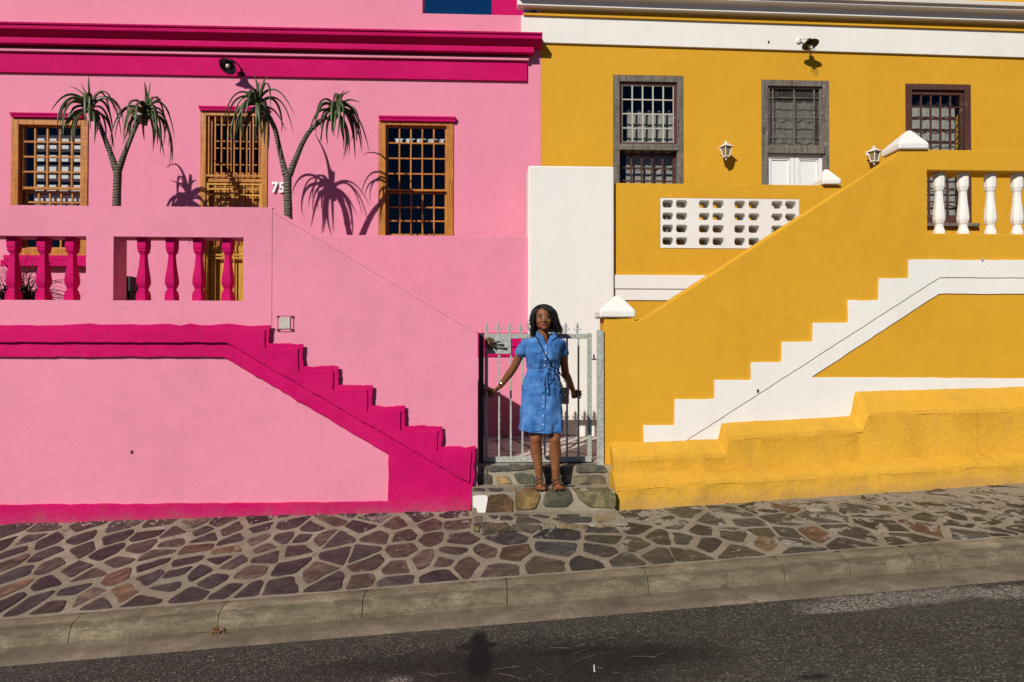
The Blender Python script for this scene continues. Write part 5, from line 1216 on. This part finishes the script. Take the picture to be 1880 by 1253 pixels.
for q in ([(1003,680),(1008,676),(1016,678),(1014,685),(1004,681)],[(1003,681),(1006,686),(1008,694),(1012,700),(1006,703)],[(1003,681),(1011,684),(1015,690),(1015,697)],[(1003,681),(1000,690),(999,702),(997,712)],[(1003,681),(1003,692),(1004,704),(1006,714)]):
    b.tube(sub([fr(px,py,.012+.002*i) for i,(px,py) in enumerate(q)],4),.0034,6)
for (px,py) in ((997,712),(1006,714),(1006,703)):
    for k in range(7): p=fr(px,py,.014); b.tube([p,p+Vector(((k-3)*.0022,-.002*(k%2),-.03)),p+Vector(((k-3)*.004,0,-.045))],[.002,.0018,.0012],5)
b.build('belt','denim_seam',dress,smooth=True)
b=MB()
for q in ([(1006,683),(1008,692),(1012,700)],[(1009,683),(1013,690),(1013,699)],[(1004,684),(1005,696),(1007,716)]): b.tube(sub([fr(px,py,.018) for px,py in q],3),.0036,6)
b.build('tassel','denim_dark',dress,smooth=True)
# -- hair: a wavy shoulder-length bob parted on her right
hb=MB(); hb.ell(hp(0,.024,.040),(.085,.096,.084),T,48,30)
# carve the cap away from the face
hv=hb.v; hf=[f for f in hb.f if not all(((Ti@(Vector(hv[i])-C)).y<-.005 and (Ti@(Vector(hv[i])-C)).z<.088) for i in f)]
hb.f=hf; hb.mi=[0]*len(hf); hb.col=[(1,1,1)]*len(hf)
r=random.Random(12)
for i in range(1150):
    # root on the scalp; the parting runs over her right temple side, so most hair falls to her left
    th=r.uniform(0,2*math.pi); el=math.radians(r.uniform(0,88)); part=-.030
    root=Vector((math.cos(th)*math.cos(el)*.084,.024+math.sin(th)*math.cos(el)*.095,.040+math.sin(el)*.083))
    if root.y<-.020 and root.z<.082: continue
    side=1 if root.x>part else -1
    front=root.y<.020
    a=math.atan2(root.y-.02,root.x+.0001); out=Vector((math.cos(a),math.sin(a),0))
    if front: out=Vector((side*1.0,-.10,0)).normalized()
    big=side>0
    span=(.150 if big else .112)*r.uniform(.66,1.10) if abs(out.x)>.3 else r.uniform(.10,.13)
    zend=r.uniform(-.150,-.085) if big else r.uniform(-.185,-.10)
    end=Vector((out.x*span,.015+out.y*span*.8,zend))
    end.x=side*max(abs(end.x),.076 if front else 0) if front else end.x
    if end.y<-.035: end.y=r.uniform(-.045,-.01)
    if abs(end.x)<.07 and end.y<.02: end.x=side*r.uniform(.075,.10)
    if front:
        fy=r.uniform(-.062,-.020) if big else r.uniform(-.045,.0)
        mid=Vector((side*(r.uniform(.080,.118) if big else r.uniform(.080,.095)),fy,r.uniform(-.05,.0)))
        q1=Vector((root.x+side*(.052 if big else .040),min(root.y-.030,-.050),root.z+(.004 if big else -.002)))
        if big: q1.y=min(q1.y,-.070)
    else:
        mid=Vector((out.x*max(.095,span*.85),.02+out.y*max(.10,span*.82),r.uniform(-.05,.0)))
        q1=Vector((root.x+out.x*.045,root.y+out.y*.045,root.z+.006))
    ph=r.uniform(0,6.28); amp=r.uniform(.006,.017); pts=[];rd=[]; n=20
    w0=r.uniform(.0020,.0044); fr_=r.uniform(9,15)
    for k in range(n+1):
        t_=k/n; P0,P1,P2,P3=root,q1,mid,end
        p=P0*(1-t_)**3+P1*3*t_*(1-t_)**2+P2*3*t_*t_*(1-t_)+P3*t_**3
        perp=Vector((-out.y,out.x,0)); p=p+perp*amp*t_*math.sin(ph+t_*fr_)+out*amp*t_*math.cos(ph*1.3+t_*fr_*.8)
        # stay outside the skull
        if p.z>0:
            qd=Vector((p.x/.081,(p.y-.020)/.093,(p.z-.035)/.084)); L_=qd.length
            if L_<1: p=Vector((p.x/L_,(p.y-.020)/L_+.020,(p.z-.035)/L_+.035))
        elif p.z>-.09 and abs(p.x)<.072 and p.y<.06: p.x=(1 if p.x>0 else -1)*(.072+.006*math.sin(ph))
        pts.append(hp(p.x,p.y,p.z)); rd.append(w0*(1-.93*t_**2)+.0003)
    hb.tube(pts,rd,5,cap=False)
hb.build('hair','hair',per,smooth=True)
# -- sandals
for a,s_ in ((aL,-1),(aR,1)):
    tt=Vector((s_*.055+.015,-1,0)).normalized(); pr=Vector((tt.y,-tt.x,0)); heel=Vector((a.x,a.y+.065,0)); b=MB(); n=28; outl=[]
    for k in range(n):
        an=2*math.pi*k/n; u=math.cos(an); v=math.sin(an); L=.130; wd=.041*(1+.16*u)*(1-.10*math.cos(2*an)); outl.append(heel+tt*(L+u*L)+pr*v*wd)
    vs=[(p.x,p.y,zB+.004) for p in outl]+[(p.x,p.y,zB+.016) for p in outl]
    b.add(vs,[tuple(range(n-1,-1,-1)),tuple(range(n,2*n))]+[(k,(k+1)%n,n+(k+1)%n,n+k) for k in range(n)])
    sd_=b.build('sandal','sandal',per,bevel=.002)
    def strap(u,rise,w,nm,stud=0):
        cpt=heel+tt*u; pts=[]
        for k in range(13):
            an=math.pi*k/12; pts.append(Vector((cpt.x,cpt.y,zB+.014))+pr*math.cos(an)*.043+Vector((0,0,rise*math.sin(an)**.8)))
        b=MB(); vs=[];fs=[]
        for p in pts: vs+=[p-tt*w/2,p+tt*w/2]
        for k in range(12): fs.append((2*k,2*k+1,2*k+3,2*k+2))
        b.add(vs,fs); o=b.build(nm,'sandal',sd_); m_=o.modifiers.new('t','SOLIDIFY'); m_.thickness=.003; m_.offset=0
        if stud:
            b=MB()
            for k in range(1,12,2): p=pts[k]; b.ell(p+Vector((0,-.002,.003)),(.0036,.0036,.003),None,8,6)
            b.tube([pts[1]+Vector((0,0,.002))]+[pts[k]+Vector((0,-.001,.0025)) for k in range(2,12)],.0011,5); b.build('stud_row','studs',o)
    strap(.185,.052,.022,'strap',1); strap(.130,.078,.020,'strap',1); strap(.085,.094,.012,'strap',0)
# -- gold cuff
b=MB(); d=(wL-eL).normalized(); c0=eL+(wL-eL)*.86; b.tube([c0-d*.016,c0+d*.016],[.0285,.0265],20,cap=False); o=b.build('cuff','gold',per,smooth=True); m_=o.modifiers.new('t','SOLIDIFY'); m_.thickness=.002
# -- cross-body bag
bg=thing('handbag',A(1037,730,PY-.02),'small black leather cross-body bag hanging at the woman in denim\'s hip','handbag')
b=MB(); r_=rect(1030,712,1044,742,PY-.05); b.prism([(r_[0],r_[2]+.01),(r_[0]+.01,r_[2]),(r_[1]-.008,r_[2]),(r_[1],r_[2]+.01),(r_[1]-.004,r_[3]),(r_[0]+.004,r_[3])],PY-.085,PY-.02); b.build('bag_body','leather',bg,bevel=.006,seg=3)
b=MB(); b.prism([(r_[0]-.001,r_[3]+.003),(r_[1]+.001,r_[3]+.003),(r_[1],r_[3]-.06),((r_[0]+r_[1])/2,r_[3]-.08),(r_[0],r_[3]-.06)],PY-.090,PY-.0855); b.build('flap','leather',bg,bevel=.002)
b=MB(); b.lathe([(.001,0),(.006,0),(.006,.003),(.001,.003)],((r_[0]+r_[1])/2,PY-.090,r_[3]-.062),10,rotto((0,-1,0))); b.build('clasp','studs',bg)
b=MB(); S_=[fr(px,py,.006) for px,py in ((986,621),(991,631),(998,645),(1006,660),(1014,675),(1021,688))]+[A(1029,702,PY-.09),A(1033,712,PY-.07)]
P_=sub(S_,4); vs=[];fs=[]
for p in P_: vs+=[p+Vector((-.0048,-.001,-.003)),p+Vector((.0048,0,.003))]
for i in range(len(P_)-1): fs.append((2*i,2*i+1,2*i+3,2*i+2))
b.add(vs,fs); bk_=[A(986,621,PY-.085),A(984,616,PY-.02),A(986,616,PY+.06),A(1005,640,PY+.115),A(1024,680,PY+.10),A(1040,700,PY+.02),A(1042,713,PY-.04)]
P_=sub(bk_,4); n0=len(P_); vs=[];fs=[]
for p in P_: vs+=[p+Vector((-.0055,0,-.003)),p+Vector((.0055,0,.003))]
for i in range(n0-1): fs.append((2*i,2*i+1,2*i+3,2*i+2))
b.add(vs,fs); o=b.build('strap','leather',bg); m_=o.modifiers.new('t','SOLIDIFY'); m_.thickness=.002; m_.offset=0
